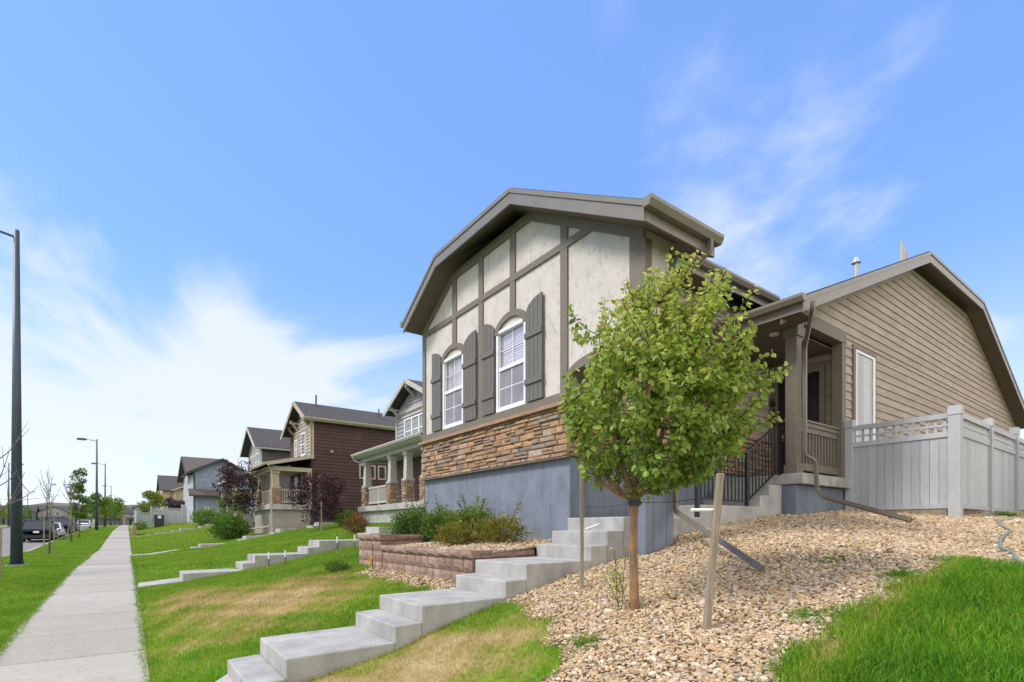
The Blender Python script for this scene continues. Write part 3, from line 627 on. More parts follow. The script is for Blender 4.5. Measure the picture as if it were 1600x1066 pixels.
# porch
p = MB(); p.box(9.40,11.42,4.33,5.93,2.53,2.72); p.build('porch_slab', mt['concrete'], H, bevel=.012)
p = MB(); p.box(9.46,9.64,4.46,4.66,2.72,5.38); p.box(9.44,9.66,4.44,4.68,2.72,2.88); p.box(9.43,9.67,4.43,4.69,5.14,5.38); p.build('porch_post', mt['trim'], H, bevel=.004)
p = MB(); p.box(11.23,11.40,4.43,4.62,2.72,5.40); p.build('corner_post', mt['trim'], H, bevel=.004)
p = MB(); p.box(9.36,11.43,4.43,4.66,5.38,5.62); p.box(9.40,9.60,4.66,5.93,5.30,5.52); p.build('porch_beam', mt['trim'], H, bevel=.004)
p = MB(); p.beam((9.64,4.55,5.05),(9.92,4.55,5.38),.10,.10); p.build('brace', mt['trim'], H)
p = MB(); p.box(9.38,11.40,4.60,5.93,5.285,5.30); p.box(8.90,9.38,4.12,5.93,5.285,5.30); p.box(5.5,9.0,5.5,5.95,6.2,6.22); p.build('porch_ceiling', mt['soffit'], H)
p = MB(); p.tube([(9.47,4.86,5.285),(9.47,4.86,5.262)], .085, 24); p.build('recessed_light', mt['lightdisc'], H)
rl = MB(); rl.box(9.64,11.23,4.50,4.60,3.60,3.70); rl.box(9.64,11.23,4.475,4.625,3.68,3.715); rl.box(9.64,11.23,4.52,4.58,3.50,3.60); rl.box(9.64,11.23,4.51,4.59,2.80,2.93)
for i in range(12): xx = 9.72+i*.125; rl.box(xx,xx+.04,4.53,4.57,2.93,3.50)
rl.build('porch_railing', mt['trim'], H, bevel=.003)
# door wall
mb = lap(lambda u,z,o_: (11.42-o_, u, z), 4.62, 5.93, 2.74, 5.30, .172, joints=False); mb.build('door_wall_siding', mt['siding'], H)
d = MB(); d.box(11.33,11.41,4.80,4.90,2.72,5.12); d.box(11.33,11.41,5.745,5.93,2.72,5.12); d.box(11.33,11.41,4.90,5.745,4.96,5.12); d.build('door_casing', mt['trim'], H, bevel=.004)
d = MB(); d.box(11.355,11.40,4.90,5.745,2.74,4.96)
for (a,b_) in ((4.97,5.27),(5.37,5.66)):
    for (z0,z1) in ((2.95,3.55),(3.65,4.45),(4.55,4.85)): d.box(11.345,11.356,a,b_,z0,z1); d.box(11.338,11.346,a+.04,b_-.04,z0+.04,z1-.04)
dr = d.build('front_door', mt['door'], H, bevel=.006)
d = MB(); d.tube([(11.35,5.655,3.70),(11.29,5.655,3.70)], [.028,.028], 14); d.box(11.28,11.30,5.58,5.67,3.685,3.715); d.box(11.342,11.354,5.63,5.68,3.62,3.76); o = d.build('handle', mt['chrome'], dr); o.location = -Vector(H['_o'])
d = MB(); d.tube([(11.352,5.655,3.92),(11.32,5.655,3.92)], [.03,.026], 16); o = d.build('deadbolt', mt['chrome'], dr); o.location = -Vector(H['_o'])
# house number, vertical, on the casing left of the door
for i, ch in enumerate('643'):
    cu = bpy.data.curves.new('digit', 'FONT'); cu.body = ch; cu.size = .24; cu.extrude = .008; cu.align_x = 'CENTER'; cu.offset = .006
    ob = bpy.data.objects.new('tmp', cu); COL.objects.link(ob); dg = bpy.context.evaluated_depsgraph_get(); me = bpy.data.meshes.new_from_object(ob.evaluated_get(dg)); bpy.data.objects.remove(ob)
    Mx = Matrix.Translation(Vector((11.318,5.84,4.40-i*.215))-Vector(H['_o'])) @ Matrix.Rotation(R(-90),4,'Z') @ Matrix.Rotation(R(90),4,'X')
    me.transform(Mx); me.materials.append(mt['black']); no_ = bpy.data.objects.new('house_number', me); COL.objects.link(no_); no_.parent = H
# wing window
X0, X1, Z0, Z1 = 11.83, 12.80, 3.0, 5.36; Y = 4.455
wd = MB(); wd.box(X0-.09,X0-.002,Y-.03,Y+.01,Z0-.09,Z1+.09,.5); wd.box(X1+.002,X1+.09,Y-.03,Y+.01,Z0-.09,Z1+.09,.5); wd.box(X0-.002,X1+.002,Y-.03,Y+.01,Z1+.002,Z1+.09,.5); wd.box(X0-.002,X1+.002,Y-.03,Y+.01,Z0-.09,Z0-.002,.5); wd.build('window_trim', mt['trim'], H)
wd = MB(); wd.box(X0,X0+.05,Y-.045,Y+.03,Z0,Z1); wd.box(X1-.11,X1,Y-.045,Y+.03,Z0,Z1); wd.box(X0+.05,X1-.11,Y-.045,Y+.03,Z1-.05,Z1); wd.box(X0+.05,X1-.11,Y-.045,Y+.03,Z0,Z0+.05); wf = wd.build('window', mt['white'], H, bevel=.003)
wd = MB(); wd.box(X0+.05,X1-.11,Y-.010,Y-.006,Z0+.05,Z1-.05); o = wd.build('backing', plain('dark_room',(.06,.055,.05),.9), wf); o.location = -Vector(H['_o'])  # flat panel, its dark colour painted in for the unlit room
wd = MB()
for i in range(10): a = X0+.42+i*.036; wd.add([(a,Y-.012-.008*(i%2),Z0+.05),(a+.036,Y-.012-.008*((i+1)%2),Z0+.05),(a+.036,Y-.012-.008*((i+1)%2),Z1-.05),(a,Y-.012-.008*(i%2),Z1-.05)],[(0,1,2,3)])
o = wd.build('reflection_strip', plain('painted_reflection',(.26,.31,.27),.9), wf); o.location = -Vector(H['_o'])  # pleated strip whose pale green colour stands in for a reflection in the glass
wd = MB(); wd.box(X0+.05,X1-.11,Y-.031,Y-.027,Z0+.05,Z1-.05); o = wd.build('pane', glass('clear_glass',rough=.02,alpha=.18), wf); o.location = -Vector(H['_o'])
# open the wall's right-hand corner a little: frieze boards under the rake
fz = MB()
for a, b_ in zip(loop2, loop2[1:]):
    fz.add([(a[0],4.44,a[2]-.235),(b_[0],4.44,b_[2]-.235),(b_[0],4.44,b_[2]-.33),(a[0],4.44,a[2]-.33),(a[0],4.47,a[2]-.235),(b_[0],4.47,b_[2]-.235),(b_[0],4.47,b_[2]-.33),(a[0],4.47,a[2]-.33)], [(0,1,2,3),(3,2,6,7)], .5)
fz.build('frieze', mt['siding'], H)

# ================================================================== STEPS
def steps(y0, y1, treads, name_lbl, zoff=0., bottom=None, xoff=0., path=True, group=None):
    """treads: (x0,x1,top)"""
    mb = MB()
    poly = [(treads[0][0]+xoff, treads[0][2]+zoff-.9)]
    for (a,b_,t_) in treads: poly += [(a+xoff,t_+zoff),(b_+xoff,t_+zoff+.012)]
    poly.append((treads[-1][1]+xoff, treads[-1][2]+zoff-.9))
    mid_ = [(p_[0], p_[1]) for p_ in poly]
    # one block per tread so that the risers meet cleanly
    for (a,b_,t_) in treads:
        ov = .0 if (a,b_,t_) == treads[-1] else .0
        g_ = float(G(a+xoff, (y0+y1)/2))-.5
        vs = [(a+xoff,y0,g_),(b_+xoff,y0,g_),(b_+xoff,y1,g_),(a+xoff,y1,g_),(a+xoff,y0,t_+zoff),(b_+xoff,y0,t_+zoff+.012),(b_+xoff,y1,t_+zoff+.012),(a+xoff,y1,t_+zoff)]
        mb.add(vs, [(0,3,2,1),(4,5,6,7),(0,1,5,4),(1,2,6,5),(2,3,7,6),(3,0,4,7)], .5)
    if path:
        a = .22; b_ = treads[0][0]+xoff; ym = (y0+y1)/2; K = max(1,int((b_-a)/.5)); xs_ = np.linspace(a,b_,K+1)
        zt_ = [float(G(q,ym))+.04 for q in xs_]
        for i in range(K):
            x0_, x1_, z0_, z1_ = xs_[i], xs_[i+1], zt_[i], min(zt_[i+1], treads[0][2]+zoff-.1)
            mb.add([(x0_,y0,z0_-.3),(x1_,y0,z1_-.3),(x1_,y1,z1_-.3),(x0_,y1,z0_-.3),(x0_,y0,z0_),(x1_,y0,z1_),(x1_,y1,z1_),(x0_,y1,z0_)], [(4,5,6,7),(0,1,5,4),(2,3,7,6),(3,0,4,7)], .5)
    o = mb.build('concrete_steps', mt['concrete'], bevel=.014); return tag(o, name_lbl, 'steps', group)
TR = [(.79,1.08,.47),(1.08,2.06,.65),(2.06,2.34,.815),(2.34,3.35,.985),(3.35,3.64,1.165),(3.64,4.66,1.345),(4.66,4.95,1.53),(4.95,5.25,1.715),(5.25,6.95,1.905),(6.95,8.65,2.11),(8.65,8.95,2.31),(8.95,9.39,2.51)]
steps(4.68, 5.77, TR, 'wide concrete steps climbing from the lawn through the entry arch of the stucco house')
steps(15.3, 16.4, [(1.12,2.45,.59),(2.45,2.75,.79),(2.75,4.1,.99),(4.1,4.42,1.17),(4.42,5.9,1.36),(5.9,6.2,1.56),(6.2,7.6,1.76)], 'concrete steps up the green lawn with white garden lights beside them', zoff=.05)
steps(30.2, 31.3, [(2.6,2.95,.84),(2.95,4.75,.99),(4.75,5.0,1.2),(5.0,6.35,1.38),(6.35,6.65,1.56),(6.65,8.0,1.76)], 'low concrete steps in front of the plum trees and brown house')
steps(60, 61.1, [(1.5,2.2,1.24),(2.2,3.5,1.42),(3.5,4.2,1.62),(4.2,5.8,1.85),(5.8,6.4,2.05),(6.4,7.4,2.25)], 'far concrete steps on the lawn below the blue grey house')
steps(28.2, 29.3, [(7.8,8.15,1.92),(8.15,9.7,2.10),(9.7,10.0,2.28),(10.0,10.7,2.46)], 'short concrete steps leading up to the white columned porch', path=False)
# black handrail
HR = thing('metal_handrail', (6.9,4.72,2.1), 'black metal handrail with thin balusters on the upper porch steps', 'handrail')
hr = MB(); yr = 4.73; A0, A1, A2 = (6.93,3.02), (8.32,3.02), (9.42,3.66); B0, B1, B2 = (6.93,2.20), (8.32,2.20), (9.42,2.84)
for a, b_ in ((A0,A1),(A1,A2)): hr.beam((a[0],yr,a[1]),(b_[0],yr,b_[1]),.04,.035)
hr.beam((A2[0],yr,A2[1]),(9.62,yr,3.72),.04,.035); hr.build('top_rail', mt['black'], HR)
hr = MB()
for a, b_ in ((B0,B1),(B1,B2)): hr.beam((a[0],yr,a[1]),(b_[0],yr,b_[1]),.03,.025)
hr.build('bottom_rail', mt['black'], HR)
for x_, z0, z1 in ((6.93,1.9,3.03),(8.32,2.1,3.04),(9.42,2.7,3.70)): hr = MB(); hr.box(x_-.025,x_+.025,yr-.025,yr+.025,z0,z1); hr.build('rail_post', mt['black'], HR)
hr = MB(); x_ = 7.03
while x_ < 9.40:
    t_ = np.interp(x_, [A0[0],A1[0],A2[0]], [A0[1],A1[1],A2[1]]); b_ = np.interp(x_, [B0[0],B1[0],B2[0]], [B0[1],B1[1],B2[1]])
    if abs(x_-8.32) > .04: hr.box(x_-.008,x_+.008,yr-.008,yr+.008,float(b_),float(t_))
    x_ += .105
tag(hr.build('balusters', mt['black'], HR))

# ================================================================== BLOCK WALL
RW = thing('retaining_wall', (3.55,7.8,1.0), 'low reddish brown concrete block wall holding up the shrub bed', 'wall')
def blk(mb, x0, x1, y0, y1, z0, z1, rough=.009, face='x-'):
    j = lambda: -.006+random.uniform(-rough,rough)*.5; v = random.random()
    # split face with 3x2 jittered points
    if face == 'x-':
        n_, m_ = 4, 3; vs = []
        for i in range(n_+1):
            for k in range(m_+1):
                yy = y0+(y1-y0)*i/n_; zz = z0+(z1-z0)*k/m_; ed = i in (0,n_) or k in (0,m_)
                vs.append((x0+(.020 if ed else j()), yy, zz))
        fs = [(i*(m_+1)+k, i*(m_+1)+k+1, (i+1)*(m_+1)+k+1, (i+1)*(m_+1)+k) for i in range(n_) for k in range(m_)]
        mb.add(vs, fs, v); mb.box(x0+.0205,x1,y0,y1,z0,z1,v)
    else:
        n_, m_ = 4, 3; vs = []
        for i in range(n_+1):
            for k in range(m_+1):
                xx = x0+(x1-x0)*i/n_; zz = z0+(z1-z0)*k/m_; ed = i in (0,n_) or k in (0,m_)
                vs.append((xx, y0+(.014 if ed else j()), zz))
        fs = [(i*(m_+1)+k, (i+1)*(m_+1)+k, (i+1)*(m_+1)+k+1, i*(m_+1)+k+1) for i in range(n_) for k in range(m_)]
        mb.add(vs, fs, v); mb.box(x0,x1,y0+.0145,y1,z0,z1,v)
bl = MB(); cp = MB()
def courses(y0, y1, ztop, n):
    z = ztop-.095
    for c_ in range(n):
        yy = y0+(0 if c_ % 2 == 0 else -.11)
        while yy < y1:
            w_ = random.choice((.22,.24,.30,.20)); a, b_ = max(yy,y0), min(yy+w_,y1)
            if b_-a > .03: blk(bl, 3.60+.0*c_, 3.86, a+.005, b_-.005, z-.19+.004, z-.004)
            yy += w_
        z -= .19
courses(5.80, 8.84, 1.455, 3); courses(8.84, 9.92, 1.64, 4)
yy = 5.78
while yy < 8.80: w_ = min(random.choice((.38,.44,.30)), 8.82-yy); blk(cp, 3.57, 3.88, yy+.003, yy+w_-.003, 1.36, 1.457, .006); yy += w_
yy = 8.82
while yy < 9.9: w_ = min(.36, 9.95-yy); blk(cp, 3.57, 3.88, yy+.003, yy+w_-.003, 1.545, 1.642, .006); yy += w_
xx = 3.88
while xx < 4.62: w_ = min(.40, 4.66-xx); blk(cp, xx+.003, xx+w_-.003, 5.785, 6.02, 1.36, 1.457, .006, 'y-'); xx += w_
blk(cp, 3.88, 4.45, 8.83, 9.1, 1.545, 1.642, .006, 'y-'); blk(bl, 3.86, 4.45, 8.86, 9.08, 1.33, 1.545, .012, 'y-'); blk(bl, 3.86, 4.66, 5.80, 6.0, 1.15, 1.36, .01, 'y-')
bl.build('block_course', mt['block'], RW); cp.build('cap', mt['block'], RW)

# ================================================================== FENCE near
FN = thing('fence', (11.4,3.6,2.0), 'grey board fence with lattice top joined to the tan siding', 'fence')
def post(x, y, z0, z1, par, s=.135):
    f = MB(); f.box(x-s/2,x+s/2,y-s/2,y+s/2,z0,z1-.16); f.box(x-s/2-.006,x+s/2+.006,y-s/2-.006,y+s/2+.006,z1-.152,z1); f.build('post', mt['fence'], par, bevel=.005)
def panel(P, u0, u1, z0, z1, par, lat=.32):
    """P(u,d,z): u along, d out of plane"""
    f = MB()
    def bx(a,b_,d0,d1,c_,d_): f.add([P(a,d0,c_),P(b_,d0,c_),P(b_,d1,c_),P(a,d1,c_),P(a,d0,d_),P(b_,d0,d_),P(b_,d1,d_),P(a,d1,d_)], [(0,3,2,1),(4,5,6,7),(0,1,5,4),(1,2,6,5),(2,3,7,6),(3,0,4,7)])
    u = u0
    while u < u1-.01: w_ = min(.135,u1-u); bx(u+.004,u+w_-.004,-.01,.01,z0+.05,z1-lat-.02); u += w_
    bx(u0,u1,-.03,-.01,z0,z0+.07); bx(u0,u1,-.035,.02,z1-lat-.09,z1-lat); bx(u0,u1,-.035,.02,z1-.09,z1)
    zc = z1-.09-(lat-.09)/2; bx(u0,u1,-.012,.0,zc-.018,zc+.018)
    u = u0+.06
    while u < u1-.03: bx(u-.022,u+.022,.0,.012,z1-lat,z1-.09); u += .125
    f.build('panel', mt['fence'], par)
post(11.4,4.36,1.9,3.86,FN); post(11.4,2.74,1.75,3.84,FN,.17); post(13.5,2.74,1.8,3.88,FN); post(15.6,2.74,1.8,3.95,FN); post(17.7,2.74,1.8,4.0,FN)
panel(lambda u,d_,z: (11.4+d_,u,z), 2.83, 4.29, 2.10, 3.74, FN)
for a in (11.5,13.58,15.68): panel(lambda u,d_,z: (u,2.74+d_,z), a, a+1.93, 2.10, 3.76, FN)
F2 = thing('fence', (15.8,.5,2.0), 'pale grey fence panel running off the right edge behind the corner post', 'fence')
panel(lambda u,d_,z: (15.75+d_,u,z), -1.5, 2.6, 2.12, 3.70, F2, .2); post(15.75,.6,1.7,3.85,F2)
kb = MB(); kb.box(11.36,11.44,2.85,4.3,1.9,2.08); kb.build('kickboard', mt['wood'], FN)

# garden hose
pts = [(13.5,2.35),(12,2.1),(10.6,2.05),(9.3,1.68),(8.8,1.63),(7.6,1.45),(6.7,1.17),(5.9,1.02),(5.3,.7),(5.2,.1)]
P_ = []
for i in range(1,len(pts)-2):
    for k in range(8):
        t_ = k/8; q = [0.5*((2*pts[i][c])+(-pts[i-1][c]+pts[i+1][c])*t_+(2*pts[i-1][c]-5*pts[i][c]+4*pts[i+1][c]-pts[i+2][c])*t_**2+(-pts[i-1][c]+3*pts[i][c]-3*pts[i+1][c]+pts[i+2][c])*t_**3) for c in (0,1)]
        q[1] += .012*math.sin(q[0]*4); P_.append((q[0],q[1],float(G(q[0],q[1]))+.035))
hs_ = MB(); hs_.tube(P_, .016, 8); tag(hs_.build('garden_hose', mt['hose'], smooth=True), 'thin grey green hose winding over the pebbles toward the lawn edge', 'hose')

# ================================================================== PLANTS
def leaves(C, D, size, v, near=False, droop=0.3):
    """C centres, D directions (unit), size array"""
    n = len(C); D = D/np.maximum(np.linalg.norm(D,axis=1,keepdims=True),1e-6)
    up = rng.normal(0,1,(n,3)); S1 = np.cross(D, up); S1 /= np.maximum(np.linalg.norm(S1,axis=1,keepdims=True),1e-6); Nn = np.cross(S1, D)
    s_ = size[:,None]
    if near:
        fr_ = [(0,0,0),(.28,-.27,.07),(.62,-.24,.05),(1,0,-.14),(.62,.24,.05),(.28,.27,.07)]
        P_ = np.stack([C+D*a*s_+S1*b_*s_+Nn*c_*s_ for a,b_,c_ in fr_],1).reshape(-1,3); k = np.arange(n)*6
        return P_, [np.stack([k,k+3,k+2,k+1],-1), np.stack([k,k+5,k+4,k+3],-1)], np.repeat(v,6)
    fr_ = [(0,0,0),(.5,-.32,.08),(1,0,-.05),(.5,.32,.08)]
    P_ = np.stack([C+D*a*s_+S1*b_*s_+Nn*c_*s_ for a,b_,c_ in fr_],1).reshape(-1,3); k = np.arange(n)*4
    return P_, [np.stack([k,k+1,k+2],-1), np.stack([k,k+2,k+3],-1)], np.repeat(v,4)
def leafobj(name, C, D, size, v, mat, par, near=False):
    P_, F_, v_ = leaves(C,D,size,v,near); P_ = P_-np.array(par['_o'])
    return mesh_np(name, P_, F_, mat, par, v=v_, smooth=False)
def curve(a, b_, bend, n=7):
    a = np.array(a,float); b_ = np.array(b_,float); m_ = (a+b_)/2+np.array(bend); t_ = np.linspace(0,1,n)[:,None]
    return a*(1-t_)**2+m_*2*t_*(1-t_)+b_*t_**2
# --- the pear tree
def pear(x, y, label):
    z = float(G(x,y)); T = thing('pear_tree', (x,y,z), label, 'tree'); base = np.array([x,y,z])
    tr = MB(); fork = base+np.array([.01,.0,1.02])
    tr.tube([base+(0,0,-.1), base+(0.004,0,.12), base+(.0,0.01,.5), base+(-.005,0,.8), fork], [.050,.042,.037,.035,.042], 14, .5)
    cen = fork+np.array([.20,-.15,1.0]); rad = np.array([.90,.90,1.04])
    prim = []
    dirs = [(-.55,.42,.9),(-.30,.20,1.6),(-.05,.0,2.0),(.20,-.12,1.95),(.42,-.35,1.5),(.72,-.50,1.2),(.15,.50,1.2),(-.1,-.55,1.1),(.5,.15,1.7),(-.62,.30,.55),(.80,-.45,.7)]
    for i, d_ in enumerate(dirs):
        e = fork+np.array(d_)*(.90 if i < 9 else .86); c_ = curve(fork+np.array([0,0,-.03+.03*(i%3)]), e, (d_[0]*.12+random.uniform(-.05,.05), d_[1]*.12+random.uniform(-.05,.05), -.16+random.uniform(-.05,.05)), 9)
        prim.append(c_); tr.tube(list(c_), list(np.linspace(.024,.005,9)), 7, .5)
    C=[];D=[];Sz=[];Vv=[]
    n_tw = 700; allp = np.concatenate([c_[2:] for c_ in prim]); tw = MB()
    for i in range(n_tw):
        while True:
            p_ = rng.normal(0,1,3); p_ /= np.linalg.norm(p_); r_ = rng.uniform(.2,1)**.42; q_ = cen+p_*rad*r_*(1+.12*math.sin(p_[0]*4+p_[2]*3))*np.array([1-.32*max(0,p_[2]),1-.32*max(0,p_[2]),1])
            if q_[2] > fork[2]-.02+.25*abs(q_[0]-cen[0]): break
        # flatter bottom, feathery top
        h_ = (q_[2]-fork[2])/2.1
        if h_ > .72: q_ = q_+np.array([0,0,rng.uniform(0,.10)])
        if i < 16: # long stray shoots
            a_ = rng.uniform(0,6.28); q_ = cen+np.array([math.cos(a_)*rng.uniform(.5,.98), math.sin(a_)*rng.uniform(.5,.98), rng.uniform(.2,.8)])
        dd = np.linalg.norm((allp-q_)*np.array([1,1,1.0])+np.array([0,0,.18]),axis=1); a = allp[np.argmin(dd)]
        c_ = curve(a, q_, ((q_-a)[0]*.15,(q_-a)[1]*.15,-.08), 7); tw.tube(list(c_), list(np.linspace(.006,.0022,7)), 4, .5, cap=False)
        L_ = np.linalg.norm(q_-a); m_ = max(8, int(L_/.016))
        for k in range(m_):
            t_ = 1-.80*k/m_ if L_ > .2 else rng.uniform(0,1); idx = t_*6; i0 = min(int(idx),5); pp = c_[i0]*(1-(idx-i0))+c_[i0+1]*(idx-i0)
            ax = (c_[i0+1]-c_[i0]); ax /= np.linalg.norm(ax)+1e-9
            d_ = rng.normal(0,1,3); d_ = d_-ax*d_.dot(ax); d_ /= np.linalg.norm(d_); d_ = d_*.85+ax*.25+np.array([0,0,-.62+.55*(h_>.7)*rng.uniform(0,1)])
            C.append(pp+d_*.012); D.append(d_); Sz.append(rng.uniform(.042,.076)*(1 if h_ < .8 else .85))
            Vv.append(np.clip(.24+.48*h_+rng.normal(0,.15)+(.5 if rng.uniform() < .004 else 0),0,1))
    trk = tr.build('trunk', mt['bark'], T, smooth=True); tw.build('twigs', mt['twig'], T)
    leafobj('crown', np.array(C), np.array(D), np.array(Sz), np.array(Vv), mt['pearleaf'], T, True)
    # suckers at the foot
    C=[];D=[];Sz=[]; sk = MB()
    for i in range(9):
        a = base+np.array([rng.uniform(-.12,.05),rng.uniform(-.05,.12),0]); e = a+np.array([rng.uniform(-.22,.10),rng.uniform(-.08,.18),rng.uniform(.25,.62)])
        c_ = curve(a,e,(0,0,.05)); sk.tube(list(c_), .003, 4, .5, cap=False)
        for k in range(16): C.append(c_[rng.integers(1,7)]+rng.normal(0,.02,3)); D.append(rng.normal(0,1,3)); Sz.append(rng.uniform(.02,.045))
    sk.build('sucker_stems', mt['twig'], T); leafobj('sucker_leaves', np.array(C), np.array(D), np.array(Sz), rng.uniform(.3,.9,len(C)), mt['pearleaf'], T)
    cl = MB(); cl.tube([fork+(0,0,-.09),fork+(0,0,-.03)], .052, 12); cl.tube([fork+np.array((-.06,.02,-.06)),fork+np.array((.06,-.02,-.06))], .018, 6); cl.build('tie_collar', mt['bracket'], T)
    return T, fork
PT, fork = pear(3.66, 3.14, 'young leafy pear tree with orange brown trunk tied to wooden stakes')
def stake(x, y, top, lean, label, w=.042):
    z = float(G(x,y)); T = thing('tree_stake', (x,y,z), label, 'stake', 'stakes beside the pear tree'); s_ = MB()
    pts = [Vector((x,y,z-.2)), Vector((x+lean[0],y+lean[1],top))]
    s_.beam(pts[0],pts[1],w,w*.9,up=(c36,-s36,0)); s_.build('pole', mt['wood'], T, bevel=.006); return T
st1 = stake(3.94,4.10,2.42,(0,.0),'straight brown stake standing left of the pear tree near the steps')
st2 = stake(3.50,2.33,2.16,(.10,-.075),'leaning pale stake right of the pear tree in the pebbles', .052)
wr = MB(); a = Vector((3.97,4.08,1.98)); b_ = Vector(fork)-Vector((0,0,.06)); c_ = Vector((3.585,2.275,1.99))
wr.tube([a,(a+b_)/2-Vector((0,0,.02)),b_], .0025, 5); tag(wr.build('guy_wire', mt['black']), 'thin black wire from left stake to the pear trunk', 'wire')
wr = MB(); wr.tube([c_,(c_+b_)/2-Vector((0,0,.02)),b_], .0025, 5); tag(wr.build('guy_wire', mt['black']), 'thin black wire from right leaning stake to the pear trunk', 'wire')
d1 = Vector((.19,-.0,.02)).normalized(); s_ = MB(); s_.tube([(3.96,4.07,1.735),(3.96+.12,4.07-.09,1.79)], .014, 12); tag(s_.build('pipe_sleeve', mt['pvc'], smooth=False), 'short white plastic pipe on the left stake by the steps', 'pipe')
s_ = MB(); s_.tube([(3.575,2.30,1.885),(3.575-.13,2.30+.10,1.885)], .013, 12); tag(s_.build('pipe_sleeve', mt['pvc'], smooth=False), 'short white plastic pipe on the leaning right stake', 'pipe')

def leafy_ball(par, name, cen, rad, n, size, mat, vm=.5, up=.3, hollow=.35, spiky=0., top=None):
    C = rng.normal(0,1,(n,3)); C /= np.linalg.norm(C,axis=1,keepdims=True)
    lump = 1+.16*np.sin(C[:,0]*5+1)*np.sin(C[:,1]*4+2)+.12*np.sin(C[:,2]*7+C[:,0]*3)+rng.normal(0,.06+spiky,n)
    r_ = (rng.uniform(hollow,1,n)**.6)*lump; D = C.copy(); C = C*r_[:,None]*np.array(rad)+np.array(cen)
    D = D+np.array([0,0,up])+rng.normal(0,.5,(n,3))
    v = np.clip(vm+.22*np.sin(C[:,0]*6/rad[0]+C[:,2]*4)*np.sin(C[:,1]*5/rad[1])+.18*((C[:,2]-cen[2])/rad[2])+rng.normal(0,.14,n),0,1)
    return leafobj(name, C, D, rng.uniform(.6,1.3,n)*size, v, mat, par)
def bush(x, y, rx, ry, rz, n, size, mat, label, name='shrub', zg=None, stems=0, spiky=.08, vm=.5, up=.6, group=None):
    z = float(G(x,y)) if zg is None else float(zg(x,y)); T = thing(name, (x,y,z), label, 'shrub', group)
    leafy_ball(T, 'foliage', (x,y,z+rz*.55), (rx,ry,rz*.62), n, size, mat, vm, up, .3, spiky)
    s_ = MB()
    for i in range(14):
        a = rng.uniform(0,6.28); s_.tube([(x,y,z-.03),(x+math.cos(a)*rx*.35,y+math.sin(a)*ry*.35,z+rz*.4),(x+math.cos(a)*rx*.8,y+math.sin(a)*ry*.8,z+rz*.85)], [.008,.006,.003], 4, .5, cap=False)
    C=[]; D=[]
    for i in range(stems):
        a = rng.uniform(0,6.28); e = np.array([x+math.cos(a)*rx*.7,y+math.sin(a)*ry*.7,z+rz*rng.uniform(1.35,1.75)]); c_ = curve((x+math.cos(a)*rx*.2,y+math.sin(a)*ry*.2,z+rz*.5),e,(0,0,.12)); s_.tube(list(c_), .0035, 4, .5, cap=False)
        for k in range(26): C.append(c_[rng.integers(1,7)]+rng.normal(0,.012,3)); D.append(rng.normal(0,.6,3)+np.array([0,0,.6]))
    s_.build('stems', mt['twig'], T)
    if C: leafobj('shoots', np.array(C), np.array(D), np.full(len(C),.04), rng.uniform(.5,.9,len(C)), mat, T)
    return T
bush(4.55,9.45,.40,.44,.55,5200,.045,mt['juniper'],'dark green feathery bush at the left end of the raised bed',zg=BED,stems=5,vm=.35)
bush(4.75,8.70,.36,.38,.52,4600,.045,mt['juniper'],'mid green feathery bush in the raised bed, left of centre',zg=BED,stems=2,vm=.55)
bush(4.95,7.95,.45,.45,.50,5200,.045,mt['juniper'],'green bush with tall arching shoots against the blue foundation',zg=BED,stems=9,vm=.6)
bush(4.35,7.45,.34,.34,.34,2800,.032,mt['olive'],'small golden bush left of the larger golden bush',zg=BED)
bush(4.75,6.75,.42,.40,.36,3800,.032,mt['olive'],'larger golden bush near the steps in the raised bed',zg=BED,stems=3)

def tree(x, y, h, crown_c, crown_r, n, size, mat, label, name='tree', tr=.05, trunk_h=None, bark='greybark', nbr=14, group=None, cat='tree', vm=.5, clumps=18, rt=None, z0=None):
    z = float(G(x,y)) if z0 is None else z0; T = thing(name, (x,y,z), label, cat, group); s_ = MB()
    cz = z+crown_c; top = z+h; trunk_h = trunk_h or crown_c*.6
    s_.tube([(x,y,z-.1),(x+.01,y,z+trunk_h),(x-.02,y+.01,cz),(x,y,z+h*.93)], [tr,tr*.8,tr*.45,tr*.15], 8, .5)
    rx, rz = crown_r
    ends = []
    for i in range(max(nbr,clumps)):
        a = i*2.4+rng.uniform(-.3,.3); el = rng.uniform(-.75,.95); rr_ = math.sqrt(max(0,1-el*el))*rng.uniform(.55,.95)
        e = np.array([x+math.cos(a)*rx*rr_, y+math.sin(a)*rx*rr_, cz+el*rz*.9]); st_ = np.array([x,y,max(z+trunk_h, min(e[2]-rz*.35, z+h*.75))])
        c_ = curve(st_, e, (0,0,-.05*rz)); s_.tube(list(c_), list(np.linspace(tr*.28,tr*.07,7)), 5, .5, cap=False); ends.append(e)
    s_.build('trunk', mt[bark], T, smooth=True)
    if n:
        C=[];D=[];V_=[]
        per = n//len(ends)
        for e in ends:
            cr_ = rng.uniform(.28,.46)*min(rx,rz)*1.0; c_ = rng.normal(0,1,(per,3)); c_ = c_/np.linalg.norm(c_,axis=1,keepdims=True)*rng.uniform(.2,1,(per,1))**.5*cr_*np.array([1,1,.85]); C.append(e+c_); D.append(c_/cr_+rng.normal(0,.5,(per,3))+np.array([0,0,-.2]))
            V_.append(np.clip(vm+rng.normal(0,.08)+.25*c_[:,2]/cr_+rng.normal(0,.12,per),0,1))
        leafobj('crown', np.concatenate(C), np.concatenate(D), rng.uniform(.7,1.3,per*len(ends))*size, np.concatenate(V_), mat, T)
    return T
